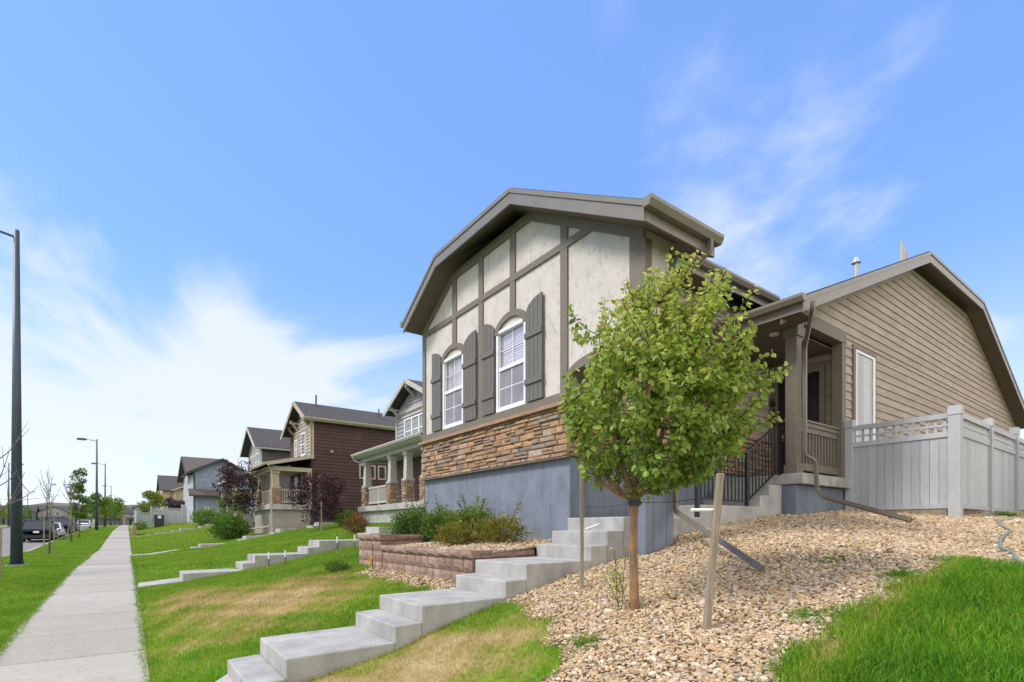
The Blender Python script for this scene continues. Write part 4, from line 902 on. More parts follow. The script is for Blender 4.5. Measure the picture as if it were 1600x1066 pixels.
def bare(x, y, h, label, spread=1.2, n=16, tr=.05, fork_h=.45, seed=1, z0=None):
    z = float(G(x,y)); T = thing('bare_tree', (x,y,z), label, 'tree', 'young street trees in the grass verge'); s_ = MB(); r2 = np.random.default_rng(seed)
    s_.tube([(x,y,z-.1),(x+.03,y,z+h*fork_h),(x-.03,y,z+h*.75),(x+.02,y,z+h)], [tr,tr*.75,tr*.35,tr*.1], 8, .5)
    for i in range(n):
        a = r2.uniform(0,6.28); t_ = r2.uniform(fork_h*.85,.85); st_ = np.array([x,y,z+h*t_]); e = st_+np.array([math.cos(a)*spread*r2.uniform(.5,1)*(1.2-t_*.8), math.sin(a)*spread*r2.uniform(.5,1)*(1.2-t_*.8), r2.uniform(.2,.48)*h*(1-t_*.4)])
        c_ = curve(st_, e, ((e-st_)[0]*.2,(e-st_)[1]*.2,-.12)); s_.tube(list(c_), list(np.linspace(tr*.42,tr*.12,7)), 5, .5, cap=False)
        for k in range(3):
            p_ = c_[r2.integers(2,6)]; e2 = p_+r2.normal(0,.22,3)*spread*.9+np.array([0,0,.3]); s_.tube(list(curve(p_,e2,(0,0,-.03))), list(np.linspace(tr*.18,tr*.07,7)), 4, .5, cap=False)
    s_.build('trunk', mt['greybark'], T, smooth=True); return T
def vstake(x, y, h, label, lean=0):
    z = float(G(x,y)); s_ = MB(); s_.beam((x,y,z-.1),(x+lean,y,z+h),.06,.05); return tag(s_.build('tree_stake', mt['wood'], bevel=.006), label, 'stake', 'stakes beside the street trees')
bare(-3.05,19.9,4.1,'bare street tree with spreading grey twigs at the left edge behind the near lamp post',1.5,20,.05,.36,3)
vstake(-2.66,18.8,1.35,'pale stake standing in the verge at the left edge of the photo',.03)
bare(-3.10,34.6,4.2,'bare street tree with a tall leader beyond the near lamp post',.8,10,.045,.4,5)
vstake(-3.28,34.4,1.9,'pale stake tied left of the second bare tree')
vstake(-2.95,34.9,1.95,'pale stake tied right of the second bare tree')
bare(-3.35,51,5.2,'third bare street tree with whitish trunk beside the parked cars',.9,10,.06,.35,9)
vstake(-3.6,50.6,2.0,'leaning stake left of the third bare tree',.25); vstake(-3.1,51.4,2.0,'short stake right of the third bare tree',-.15)
tree(-3.3,58.5,6.1,3.7,(.62,2.6),2600,.16,mt['green'],'slim leafy street tree rising above the parked cars',tr=.06,clumps=26,trunk_h=1.0,vm=.5)
tree(-3.2,84,4.6,3.3,(1.2,1.5),1500,.20,mt['green'],'round leafy street tree just beyond the second lamp post',clumps=12,vm=.55)
tree(-3.0,104,5.0,3.4,(1.6,1.7),1500,.24,mt['lime'],'light green street tree far down the verge',clumps=12,vm=.5)
tree(-2.6,126,5.4,3.6,(2.2,2.1),1500,.30,mt['green'],'broad green street tree at the far end of the sidewalk',clumps=12,vm=.55)
tree(-2.4,150,5.4,3.8,(2.4,2.1),1200,.34,mt['lime'],'last light green street tree before the blue house',clumps=10,vm=.6)
tree(-9.0,205,6,4,(2.4,2.4),900,.4,mt['green'],'small green tree across the far end of the street',clumps=10,vm=.6)
PG = 'plum trees with dark purple leaves'
tree(5.25,34.2,5.0,2.9,(1.08,1.8),4600,.10,mt['purple'],'slender plum tree with purple leaves in front of the dark grey house',name='plum_tree',tr=.06,clumps=34,trunk_h=1.0,vm=.5)
tree(7.2,24.9,2.85,1.45,(1.15,1.25),5200,.085,mt['purple'],'low rounded plum tree with purple leaves against the brown siding',name='plum_tree',tr=.04,clumps=34,trunk_h=.2,vm=.45)
vstake(7.0,23.9,1.35,'pale stake in front of the low rounded plum tree'); vstake(5.35,33.8,1.5,'pale stake beside the slender plum tree trunk')
bush(4.75,33.4,.95,.95,1.25,5200,.10,mt['green'],'bright green bush at the foot of the slender plum tree',vm=.5)
bush(8.5,25.2,.45,.45,.6,2400,.05,mt['lime'],'yellow green bush by the steps below the brown house',vm=.45)
bush(8.3,24.2,.5,.5,.6,2400,.05,mt['green'],'green bush tucked beside the yellow green bush')
bush(6.9,19.2,.48,.48,.62,2800,.05,mt['redleaf'],'red and green bush in front of the white porch railing',vm=.5)
bush(6.6,62,1.3,1.3,1.5,2600,.16,mt['green'],'pale bush beside the blue grey house wall',vm=.6)
bush(6.0,41.5,1.0,1.0,2.6,3200,.13,mt['juniper'],'tall dark shrub beside the porch of the dark grey house',vm=.5)
bush(1.4,80,.7,.7,.9,900,.14,mt['green'],'small bush at the sidewalk edge by the brick end wall',vm=.5)
tree(3.2,101,5.8,3.3,(1.75,2.4),3000,.26,mt['lime'],'yellow green tree rising behind the long grey fence',tr=.12,clumps=26,vm=.45)
tree(6.2,104,4.4,2.9,(1.2,1.3),1000,.26,mt['purple'],'dark purple tree beside the tan house behind the fence',tr=.08,clumps=12,name='plum_tree')
# weeds and tufts in the pebbles
def tuft(x, y, r_, n, h, label, broad=False):
    z = float(G(x,y)); px = x+rng.normal(0,r_*.5,n); py = y+rng.normal(0,r_*.5,n)
    P_, v_ = blades(px,py,rng.uniform(.5,1.2,n)*h,np.full(n,.0045 if not broad else .012),np.clip(rng.normal(.18,.07,n),0,1),1.3)
    o = build_blades('grass_tuft', [(P_,v_)], mt['grass']); return tag(o, label, 'weed', 'green tufts in the pebbles')
tuft(5.6,2.32,.08,240,.05,'small bright green weed alone among the pebbles below the porch')
tuft(3.97,1.8,.13,420,.06,'grass tuft in the pebbles left of the green lawn')
tuft(2.9,3.0,.11,260,.08,'straggly green weed in the pebbles near the bottom edge')
tuft(5.2,1.60,.14,520,.07,'dark grass tuft at the upper edge of the near lawn')
tuft(5.95,1.38,.2,700,.06,'wide green tuft just above the near lawn toward the hose')
tuft(6.4,2.5,.08,160,.04,'tiny green weed high in the pebbles below the downspout end')
tuft(12.8,2.35,.2,500,.12,'green weeds at the foot of the second fence post')
# broad-leaf weed by the block wall
bush(3.15,9.75,.22,.26,.16,900,.035,mt['green'],'low green weed beside the left end of the block wall',name='weed',vm=.5)

# ================================================================== small yard things
def glight(x, y, label, h=.42):
    z = float(G(x,y)); T = thing('garden_light', (x,y,z), label, 'garden light', 'white topped garden lights along the lawn steps')
    s_ = MB(); s_.tube([(x,y,z-.1),(x,y,z+h*.55)], .009, 8); s_.build('stem', mt['black'], T); s_ = MB(); s_.tube([(x,y,z+h*.55),(x,y,z+h)], .022, 10); s_.build('lamp_tube', mt['pvc'], T); s_ = MB(); s_.tube([(x,y,z+h),(x,y,z+h+.015)], .026, 10); s_.build('cap', mt['black'], T)
glight(3.05,15.1,'leftmost white topped garden light beside the lawn steps'); glight(3.35,14.6,'second white topped garden light from the left beside the lawn steps')
glight(4.9,15.2,'third white topped garden light, left of the garden light nearest the bushes'); glight(5.2,14.6,'white topped garden light nearest the dark green bush')
T = thing('survey_stake', (3.42,8.72,1.0), 'thin dark stake with yellow ribbon before the block wall', 'stake'); s_ = MB(); s_.tube([(3.42,8.72,.95),(3.42,8.72,1.48)], .007, 6); s_.build('rod', mt['black'], T)
s_ = MB(); s_.beam((3.40,8.71,1.26),(3.37,8.74,1.10),.045,.012); s_.beam((3.40,8.71,1.28),(3.44,8.70,1.17),.03,.01); s_.build('ribbon', mt['yellow'], T)

# ================================================================== STREET LAMPS
def lamp(x, y, label, side=-1, h=11.35):
    z = float(G(x,y)); T = thing('street_lamp', (x,y,z), label, 'street lamp', 'street lamps along the road')
    s_ = MB(); s_.tube([(x,y,z-.05),(x,y,z+h)], [.165,.075], 16); s_.build('pole', mt['pole'], T, smooth=True)
    s_ = MB(); s_.box(x-.28,x+.28,y-.28,y+.28,z-.1,z+.05); s_.build('footing', mt['concrete'], T, bevel=.02)
    s_ = MB(); s_.box(x-.2,x+.2,y-.2,y+.2,z+.05,z+.08)
    for a in (-1,1):
        for b2 in (-1,1): s_.tube([(x+a*.15,y+b2*.15,z+.07),(x+a*.15,y+b2*.15,z+.15)], .02, 6)
    s_.build('base_plate', mt['pole'], T)
    s_ = MB(); s_.tube([(x,y,z+h-.25),(x+side*.5,y,z+h-.16),(x+side*1.0,y,z+h-.12)], [.04,.035,.03], 8); s_.build('arm', mt['pole'], T)
    s_ = MB(); a = x+side*.95; vs = []
    for u, wv, zb, zt in ((0,.08,-.03,.06),(.18,.18,-.12,.13),(.80,.21,-.13,.12),(.98,.16,-.10,.05)): 
        for q_ in ((-wv,zb),(wv,zb),(wv*.8,zt),(-wv*.8,zt)): vs.append((a+side*u, y+q_[0], z+h-.12+q_[1]))
    s_.add(vs, [(i*4+k,i*4+(k+1)%4,(i+1)*4+(k+1)%4,(i+1)*4+k) for i in range(3) for k in range(4)]+[(0,1,2,3),(15,14,13,12)]); hd = s_.build('lamp_head', mt['pole'], T, bevel=.015)
    return T
L0 = lamp(-3.0,24.2,'nearest and tallest street lamp with a dark square footed pole at the left edge')
for (x_,y_,lb) in ((-3.0,83,'second street lamp along the verge, its head clear of the trees'),(-3.1,118,'third street lamp along the verge beyond the leafy tree'),(-3.6,188,'fourth street lamp, far down the verge'),(-3.6,250,'fifth and smallest street lamp at the end of the verge')):
    copy_thing(L0, (x_,y_,float(G(x_,y_))), lb)
for (x_,y_,lb) in ((-16.9,128,'street lamp across the road, seen just left of the nearest pole'),(-17.5,190,'street lamp across the road beside the bare tree'),(-27,240,'small street lamp across the road above the grey roofs')):
    copy_thing(L0, (x_,y_,float(G(x_,y_))), lb, rz=math.pi)

# ================================================================== CARS
def car(x, y, label, paint, kind='suv', rz=0, cat='car'):
    z = float(S_(y))-.145; Lc, Wc, Hc = (4.8,1.92,1.76) if kind == 'suv' else (4.6,1.82,1.46)
    T = thing('parked_car', (x,y,z), label, cat, 'cars parked along the kerb')
    pm = paint; W2 = Wc/2
    def P(u,w,h_): return (x+w, y+u, z+h_)
    # body: cross sections along length (u from rear 0 to front)
    secs = [(0,.55,.62,.86),(.06,.42,.38,1.02),(.6,.30,.33,1.05),(1.6,.28,.33,1.04),(3.2,.28,.33,1.02),(4.2,.30,.36,.94),(4.62,.36,.40,.80),(4.8,.5,.5,.66)]
    k_ = Lc/4.8; belt = 1.0 if kind == 'suv' else .9; s_ = MB(); vs = []
    for (u,zb,zm,zt) in secs:
        zt = zt*belt; w = W2*(.90 if u in (0,4.8) else .985 if u in (.06,4.62) else 1)
        for (ww,hh) in ((-.80,zb*.8),(-1,zb*.8+.12),(-1.0,(zb+zt)/2),(-.965,zt-.04),(-.86,zt),(.86,zt),(.965,zt-.04),(1.0,(zb+zt)/2),(1,zb*.8+.12),(.80,zb*.8)): vs.append(P(u*k_, w*ww, hh))
    m_ = 10
    s_.add(vs, [(i*m_+k, i*m_+(k+1)%m_, (i+1)*m_+(k+1)%m_, (i+1)*m_+k) for i in range(len(secs)-1) for k in range(m_)]+[tuple(range(m_)), tuple(range((len(secs)-1)*m_,len(secs)*m_))[::-1]])
    body = s_.build('body', pm, T, smooth=True)
    # cabin
    zt = 1.02*belt; ub, uf = (.08, 3.55) if kind == 'suv' else (.55, 3.4); ru, rf = (.42,2.75) if kind == 'suv' else (1.35,2.55)
    s_ = MB(); b0 = [P(ub,-W2*.93,zt-.03),P(uf,-W2*.93,zt-.03),P(uf,W2*.93,zt-.03),P(ub,W2*.93,zt-.03)]; t0 = [P(ru,-W2*.74,Hc-.04),P(rf,-W2*.74,Hc-.04),P(rf,W2*.74,Hc-.04),P(ru,W2*.74,Hc-.04)]
    s_.add(b0+t0, [(0,1,5,4),(1,2,6,5),(2,3,7,6),(3,0,4,7)]); gl = s_.build('windows', mt['darkpane'], T)
    s_ = MB(); r0 = [P(ru-.04,-W2*.76,Hc-.05),P(rf+.05,-W2*.76,Hc-.05),P(rf+.05,W2*.76,Hc-.05),P(ru-.04,W2*.76,Hc-.05)]; r1 = [P(ru+.1,-W2*.66,Hc),P(rf-.1,-W2*.66,Hc),P(rf-.1,W2*.66,Hc),P(ru+.1,W2*.66,Hc)]
    s_.add(r0+r1, [(0,3,2,1),(4,5,6,7),(0,1,5,4),(1,2,6,5),(2,3,7,6),(3,0,4,7)])
    for a,b2 in zip(b0,t0): s_.beam(a,b2,.08,.08)
    for w in (-1,1): s_.beam(P(1.75,w*W2*.935,zt-.03),P(1.8,w*W2*.75,Hc-.04),.09,.03)
    if kind == 'suv':
        for w in (-1,1): s_.beam(P(ru+.15,w*W2*.68,Hc+.05),P(rf-.1,w*W2*.68,Hc+.05),.035,.03)
    s_.build('roof', pm, T, bevel=.01)
    for i, (u, w) in enumerate(((.95,-1),(.95,1),(3.85,-1),(3.85,1))):
        s_ = MB(); s_.tube([P(u*k_,w*(W2-.22),.34),P(u*k_,w*(W2-.01),.34)], .34, 20); wo = s_.build('wheel', plain('tyre',(.015,.015,.015),.85) if i == 0 else bpy.data.materials['tyre'], T)
        s_ = MB(); s_.tube([P(u*k_,w*(W2-.05),.34),P(u*k_,w*(W2+.003),.34)], .22, 12); o = s_.build('rim', mt['chrome'], wo); o.location = -Vector(T['_o'])
    for w in (-1,1):
        s_ = MB(); s_.box(x+w*W2*.93-.1 if w > 0 else x-W2*.95, x+W2*.95 if w > 0 else x-W2*.93+.1, y-.012, y+.12, z+.80*belt, z+.98*belt); s_.build('tail_light', bpy.data.materials.get('tail_lens') or plain('tail_lens',(.25,.01,.01),.25), T, bevel=.01)
    s_ = MB(); s_.box(x-.17,x+.17,y-.018,y+.0,z+.74*belt,z+.88*belt); s_.build('number_plate', mt['white'], T)
    s_ = MB(); s_.box(x-W2*.9,x+W2*.9,y-.07,y+.1,z+.34,z+.55); s_.build('bumper', mt['black'] if kind == 'suv' else pm, T, bevel=.03)
    return T
blk_paint = plain('black_car_paint', (.012,.013,.016), .18, .6); wht_paint = plain('white_car_paint', (.72,.73,.74), .25, .5); gry_paint = plain('charcoal_car_paint', (.05,.055,.06), .22, .6)
car(-5.65,54.5,'black SUV parked nearest, seen from behind with its rear window',blk_paint)
car(-5.60,61,'white car parked directly in front of the nearest black SUV',wht_paint,'sedan')
car(-5.7,72,'second black SUV parked beyond the white car',blk_paint)
car(-5.7,80,'charcoal car parked past the second black SUV',gry_paint,'sedan')
car(-5.8,112,'small white car parked far up the street by the third lamp',wht_paint,'sedan')

# ================================================================== NEIGHBOUR HOUSES
def lapf(P, a, b, c, d, exp=.2, **k): return lap(P, a, b, c, d, exp, .034, **k)
def NW(par, face, plane, u0, u1, z0, z1, frame='white', pane='darkpane', n=1, hung=True, proud=.03, fw=.09):
    """a window on a wall; face 'x' (faces -X, u=y) or 'y' (faces -Y, u=x)"""
    def bx(mb,a,b_,c_,d_,o0,o1): (mb.box(plane-o1,plane-o0,a,b_,c_,d_) if face == 'x' else mb.box(a,b_,plane-o1,plane-o0,c_,d_))
    f = MB(); bx(f,u0,u0+fw,z0,z1,0,proud+.03); bx(f,u1-fw,u1,z0,z1,0,proud+.03); bx(f,u0+fw,u1-fw,z1-fw,z1,0,proud+.03); bx(f,u0+fw,u1-fw,z0,z0+fw,0,proud+.03)
    w_ = (u1-u0-2*fw)/n
    for i in range(1,n): bx(f,u0+fw+w_*i-.05,u0+fw+w_*i+.05,z0+fw,z1-fw,0,proud+.028)
    if hung: bx(f,u0+fw,u1-fw,(z0+z1)/2-.03,(z0+z1)/2+.03,.005,proud+.018)
    fo = f.build('window', mt[frame] if isinstance(frame,str) else frame, par)
    g_ = MB(); bx(g_,u0+fw,u1-fw,z0+fw,z1-fw,.004,.022); o = g_.build('pane', mt[pane], fo); o.location = (0,0,0) if '_o' not in par else -Vector(par['_o']); return fo
def stonecol(par, x, y, z0, zs, zt, w, colmat):
    s_ = MB(); w2 = w*.84
    veneer(lambda u,z,o_: (x-w*.62-o_, u, z), y-w*.62, y+w*.62, z0, zs, s_, (.09,.16), (.15,.4)); veneer(lambda u,z,o_: (u, y-w*.62-o_, z), x-w*.62, x+w*.62, z0, zs, s_, (.09,.16), (.15,.4)); s_.box(x-w*.62,x+w*.62,y-w*.62,y+w*.62,z0,zs,0.1)
    st_ = s_.build('column_base', mt['stone'], par)
    s_ = MB(); s_.box(x-w*.66,x+w*.66,y-w*.66,y+w*.66,zs,zs+.08); s_.add([(x-w*.5,y-w*.5,zs+.08),(x+w*.5,y-w*.5,zs+.08),(x+w*.5,y+w*.5,zs+.08),(x-w*.5,y+w*.5,zs+.08),(x-w2*.5,y-w2*.5,zt-.16),(x+w2*.5,y-w2*.5,zt-.16),(x+w2*.5,y+w2*.5,zt-.16),(x-w2*.5,y+w2*.5,zt-.16)], [(0,1,5,4),(1,2,6,5),(2,3,7,6),(3,0,4,7)]); s_.box(x-w*.56,x+w*.56,y-w*.56,y+w*.56,zt-.17,zt); s_.build('column', colmat, par, bevel=.01)
creamtrim = M('cream_trim', (.42,.36,.28), (.38,.33,.25), 5, .7); whitetrim = M('pale_trim', (.45,.435,.40), (.40,.385,.355), 5, .7); darktrim = M('charcoal_trim', (.05,.052,.06), (.04,.042,.05), 5, .7)
# --- house 2: grey gable with white porch
H2 = thing('house', (10.8,22,2.0), 'grey house with gabled triple window and white porch columns on stone bases', 'house')
gs2 = sidemat('grey_siding', (.30,.30,.31)); brn2 = sidemat('mauve_siding', (.17,.12,.11))
def gclip(yc, zr, m_): return lambda z: (yc-(zr-z)/m_, yc+(zr-z)/m_)
lapf(lambda u,z,o_: (10.8-o_,u,z), 20.2,24.4,5.45,7.45,joints=False).build('gable_siding', gs2, H2)
lapf(lambda u,z,o_: (10.8-o_,u,z), 20.2,24.4,7.45,8.5,.17,clip=gclip(22.3,8.42,.48),joints=False).build('gable_top', gs2, H2)
lapf(lambda u,z,o_: (10.8-o_,u,z), 17.5,24.4,2.85,5.45,joints=False).build('porch_wall', brn2, H2)
lapf(lambda u,z,o_: (u,17.5-o_,z), 10.8,20,2.85,7.3).build('side_siding', gs2, H2)
b = MB(); b.box(10.81,20,17.51,24.38,1.5,7.4); b.prism([(20.2,7.3),(24.4,7.3),(22.3,8.35)],'x',10.81,13); b.build('wall', gs2, H2)
r_ = MB(); 
for (pts) in ([(10.3,22.3,8.62),(10.3,24.75,7.45),(14,24.75,7.45),(14,22.3,8.62)],[(10.3,22.3,8.62),(14,22.3,8.62),(14,19.85,7.45),(10.3,19.85,7.45)],[(11.4,17.2,7.45),(11.4,24.7,7.45),(14,24.7,8.7),(14,17.2,8.7)],[(14,17.2,8.7),(14,24.7,8.7),(20.5,24.7,7.4),(20.5,17.2,7.4)]): r_.slab([(a,b2,c_+.03) for a,b2,c_ in pts], .10)
r_.build('roof', mt['shingle'], H2)
t_ = MB()
for a,b2 in (((10.27,22.3,8.56),(10.27,24.78,7.38)),((10.27,22.3,8.56),(10.27,19.82,7.38))): t_.beam(a,b2,.05,.2,up=(0,0,1))
t_.box(10.75,10.8,24.28,24.42,5.4,7.4); t_.box(10.74,10.8,20.2,24.4,7.30,7.44); t_.box(10.70,10.8,20.95,23.45,7.05,7.13)
for yy in (20.5,24.1,22.3): t_.beam((10.3,yy,7.75 if yy != 22.3 else 8.3),(10.78,yy,7.2 if yy != 22.3 else 7.9),.10,.10); t_.box(10.3,10.8,yy-.05,yy+.05,7.5 if yy != 22.3 else 8.3,7.6 if yy != 22.3 else 8.4)
t_.build('gable_trim', whitetrim, H2)
NW(H2,'x',10.80,21.0,23.4,5.75,7.02,'white','litepane',3)
NW(H2,'x',10.80,20.55,21.25,3.3,5.0,'white','darkpane'); NW(H2,'x',10.80,18.4,19.2,3.3,5.0,'white','darkpane')
p = MB(); p.slab([(8.75,17.6,5.30),(8.75,24.75,5.30),(10.8,24.75,5.85),(10.8,17.6,5.85)][::-1],.09); p.build('porch_roof', mt['shingle'], H2)
p = MB(); gutter(p,(8.75,17.6,5.18),(8.75,24.78,5.18),(-1,0,0)); p.box(8.75,8.80,17.6,24.78,5.12,5.26); p.box(9.05,9.35,17.8,24.6,4.92,5.16); p.box(8.8,10.8,17.7,24.6,5.08,5.11); p.box(9.3,10.8,24.3,24.55,4.95,5.08); p.build('porch_beam', whitetrim, H2)
p = MB(); p.tube([(8.65,24.6,5.18),(8.75,24.6,5.0),(9.1,24.45,4.86),(9.1,24.45,4.8)],.045,6); p.build('downspout', whitetrim, H2)
for yy in (24.25,21.35,19.75,18.1): stonecol(H2, 9.25, yy, 2.8, 3.72, 4.92, .31, whitetrim)
p = MB(); p.box(8.9,10.8,17.6,24.6,2.55,2.80); p.build('porch_slab', mt['concrete'], H2, bevel=.02)
p = MB(); p.box(9.05,10.8,17.8,24.5,1.4,2.55); p.build('foundation', mt['concrete'], H2)
p = MB(); p.box(9.2,9.28,21.6,24.05,3.62,3.70); p.box(9.2,9.28,21.6,24.05,2.92,3.0); p.box(9.22,9.26,22.75,22.85,2.8,3.7)
yy = 21.65
while yy < 24.05: p.box(9.225,9.255,yy,yy+.035,3.0,3.62); yy += .085
p.build('porch_railing', whitetrim, H2)
# --- house 3: brown house with cream gable
H3 = thing('house', (8.7,33.5,2.0), 'dark brown sided house with cream gable and covered porch on stone columns', 'house')
br3 = sidemat('brown_siding', (.078,.045,.043)); cr3 = sidemat('cream_shingle_siding', (.36,.31,.25))
lapf(lambda u,z,o_: (u,31.7-o_,z), 8.7,15.6,2.4,8.08).build('side_siding', br3, H3)
lapf(lambda u,z,o_: (8.7-o_,u,z), 31.7,35.6,5.9,7.6,.2,joints=False).build('gable_siding', cr3, H3); lapf(lambda u,z,o_: (8.7-o_,u,z), 31.7,35.6,7.6,9.0,.2,clip=gclip(33.65,8.9,.62),joints=False).build('gable_top', cr3, H3)
lapf(lambda u,z,o_: (8.7-o_,u,z), 31.7,36.6,3.15,5.9,joints=False).build('porch_wall', br3, H3)
b = MB(); b.box(8.71,15.6,31.71,36.6,1.6,8.0); b.prism([(31.8,8.0),(36.5,8.0),(34.0,9.3)],'x',8.71,13); b.build('wall', br3, H3)
r_ = MB()
for pts in ([(8.2,31.35,8.22),(15.9,31.35,8.22),(14.6,33.65,9.5),(8.2,33.65,9.5)],[(8.2,33.65,9.5),(14.6,33.65,9.5),(15.9,36.9,7.9),(8.2,36.9,7.9)],[(15.9,31.35,8.22),(15.9,36.9,7.9),(14.6,33.65,9.5)]): r_.slab([(a,b2,c_+.04) for a,b2,c_ in pts], .12)
r_.build('roof', mt['shingle'], H3)
t_ = MB()
for a,b2 in (((8.17,33.65,9.42),(8.17,31.3,8.12)),((8.17,33.65,9.42),(8.17,36.9,7.62))): t_.beam(a,b2,.05,.24)
t_.box(8.2,15.9,31.30,31.36,8.04,8.2); gutter(t_,(8.2,31.3,8.1),(15.9,31.3,8.1),(0,-1,0)); t_.box(8.2,15.9,31.36,31.7,8.06,8.09); t_.box(8.62,8.84,31.64,31.7,5.85,8.08); t_.box(8.66,8.7,31.64,31.9,5.85,8.08); t_.box(8.66,8.7,31.9,35.6,7.75,7.9)
for yy in (32.2,34.6,35.9): t_.beam((8.22,yy,8.5),(8.68,yy,7.9),.12,.12); t_.box(8.2,8.7,yy-.06,yy+.06,8.3,8.42)
t_.tube([(8.6,31.32,8.1),(8.62,31.5,7.85),(8.64,31.62,7.7),(8.64,31.62,6.0)],.04,6)
t_.build('gable_trim', creamtrim, H3)
NW(H3,'x',8.7,32.75,33.75,6.2,7.6,'white','darkpane'); NW(H3,'x',8.7,34.7,35.2,6.2,7.4,'white','darkpane')
NW(H3,'x',8.7,32.3,32.85,3.6,5.35,creamtrim,'litepane'); NW(H3,'x',8.7,33.3,33.85,3.6,5.35,creamtrim,'litepane')
d = MB(); d.box(8.62,8.7,34.3,35.2,3.16,5.3); d.build('front_door', mt['door'], H3)
NW(H3,'y',31.7,11.55,12.6,4.85,5.75,creamtrim,'darkpane',1,False); NW(H3,'y',31.7,12.75,13.3,4.85,5.75,creamtrim,'darkpane',1,False); NW(H3,'y',31.7,13.45,14.5,4.85,5.75,creamtrim,'darkpane',1,False)
p = MB(); p.slab([(6.2,31.25,5.45),(6.2,37.1,5.45),(8.72,37.1,6.05),(8.72,31.25,6.05)][::-1],.09); p.build('porch_roof', mt['shingle'], H3)
p = MB(); gutter(p,(6.2,31.2,5.32),(6.2,37.15,5.32),(-1,0,0)); p.beam((6.2,31.22,5.36),(8.72,31.22,5.95),.04,.2); p.box(6.55,6.85,31.55,36.9,5.05,5.3); p.box(6.85,8.7,31.55,31.8,5.05,5.28); p.box(8.45,8.7,31.56,31.75,3.15,5.05); p.box(6.3,8.7,31.8,36.9,5.2,5.22); p.build('porch_beam', creamtrim, H3)
for yy in (31.85,35.6): stonecol(H3, 6.78, yy, 3.15, 4.05, 5.05, .36, creamtrim)
p = MB(); p.box(6.4,8.7,31.5,37,2.85,3.15); p.build('porch_slab', mt['concrete'], H3, bevel=.02); p = MB(); p.box(6.6,8.7,31.7,36.8,1.4,2.85); p.build('foundation', M('bare_concrete',(.34,.32,.27),(.27,.26,.22),2,.9), H3)
p = MB(); p.box(7.05,8.5,31.72,31.80,3.95,4.03); p.box(7.05,8.5,31.72,31.8,3.25,3.33); xx = 7.1
while xx < 8.5: p.box(xx,xx+.04,31.74,31.78,3.33,3.95); xx += .13
p.box(6.72,6.80,32.1,35.3,3.95,4.03); p.box(6.72,6.8,32.1,35.3,3.25,3.33); yy = 32.15
while yy < 35.3: p.box(6.74,6.78,yy,yy+.04,3.33,3.95); yy += .13
p.build('porch_railing', creamtrim, H3)
p = MB(); p.tube([(6.3,31.35,5.3),(6.5,31.5,5.0),(6.5,31.5,2.0),(6.4,31.6,1.9),(4.9,34.0,1.6)],.045,6); p.build('downspout', creamtrim, H3)
p = MB(); p.tube([(9.4,33.2,9.2),(9.4,33.2,10.0)],.05,8); p.build('vent_pipe', mt['pole'], H3); p = MB(); p.tube([(13.2,32.6,8.8),(13.2,32.6,9.55)],.04,8); p.build('vent_pipe', mt['pole'], H3)
p = MB(); p.tube([(9.85,31.6,6.35),(9.85,31.55,6.35)],.09,10); p.box(9.77,9.93,31.5,31.66,6.3,6.42); p.build('wall_vent', creamtrim, H3, bevel=.02)
p = MB(); p.box(5.2,6.3,37.2,38.4,1.4,2.2); p.box(5.6,6.6,37.2,38.4,1.4,2.75); p.build('porch_steps', mt['concrete'], H3)
# --- house 4: dark grey
H4 = thing('house', (8.7,48,2.2), 'dark grey house with pale gable front partly behind the slender plum tree', 'house')
dg4 = sidemat('dark_grey_siding', (.10,.10,.105)); lg4 = sidemat('light_grey_siding', (.36,.35,.33))
lapf(lambda u,z,o_: (u,45.7-o_,z), 8.7,16,2.6,8.2).build('side_siding', dg4, H4); lapf(lambda u,z,o_: (8.7-o_,u,z), 45.7,51.2,2.8,8.2,joints=False).build('front_siding', lg4, H4)
lapf(lambda u,z,o_: (8.7-o_,u,z), 45.7,51.2,8.2,10,clip=gclip(48.4,10.0,.62),joints=False).build('gable_top', lg4, H4)
b = MB(); b.box(8.71,16,45.71,51.1,1.8,8.2); b.build('wall', dg4, H4)
r_ = MB()
for pts in ([(8.1,45.2,8.25),(16.4,45.2,8.25),(15,48.4,10.25),(8.1,48.4,10.25)],[(8.1,48.4,10.25),(15,48.4,10.25),(16.4,51.7,8.2),(8.1,51.7,8.2)],[(16.4,45.2,8.25),(16.4,51.7,8.2),(15,48.4,10.25)]): r_.slab([(a,b2,c_+.04) for a,b2,c_ in pts], .12)
r_.slab([(6.4,45,5.75),(6.4,52,5.75),(8.72,52,6.4),(8.72,45,6.4)][::-1],.1); r_.build('roof', mt['shingle'], H4)
t_ = MB()
for a,b2 in (((8.07,48.4,10.15),(8.07,45.1,8.12)),((8.07,48.4,10.15),(8.07,51.75,8.1))): t_.beam(a,b2,.05,.24)
gutter(t_,(8.1,45.15,8.1),(16.4,45.15,8.1),(0,-1,0)); t_.box(6.38,6.44,45,52,5.55,5.75); t_.box(8.62,8.72,45.62,45.72,2.8,8.1)
for yy in (45.4,48.5,51.4): t_.box(6.6,6.9,yy-.15,yy+.15,2.6,5.6)
t_.build('trim', whitetrim, H4)
NW(H4,'x',8.7,46.6,48.0,6.5,8.0,'white','darkpane',2); NW(H4,'x',8.7,48.9,50.2,6.5,8.0,'white','darkpane',2); NW(H4,'x',8.7,47,48.2,3.2,5.2,'white','darkpane',2); NW(H4,'x',8.7,49.5,50.3,3.2,5.2,'white','darkpane')
p = MB(); p.box(6.4,8.7,45.2,52,2.3,2.7); p.build('porch_slab', mt['concrete'], H4)
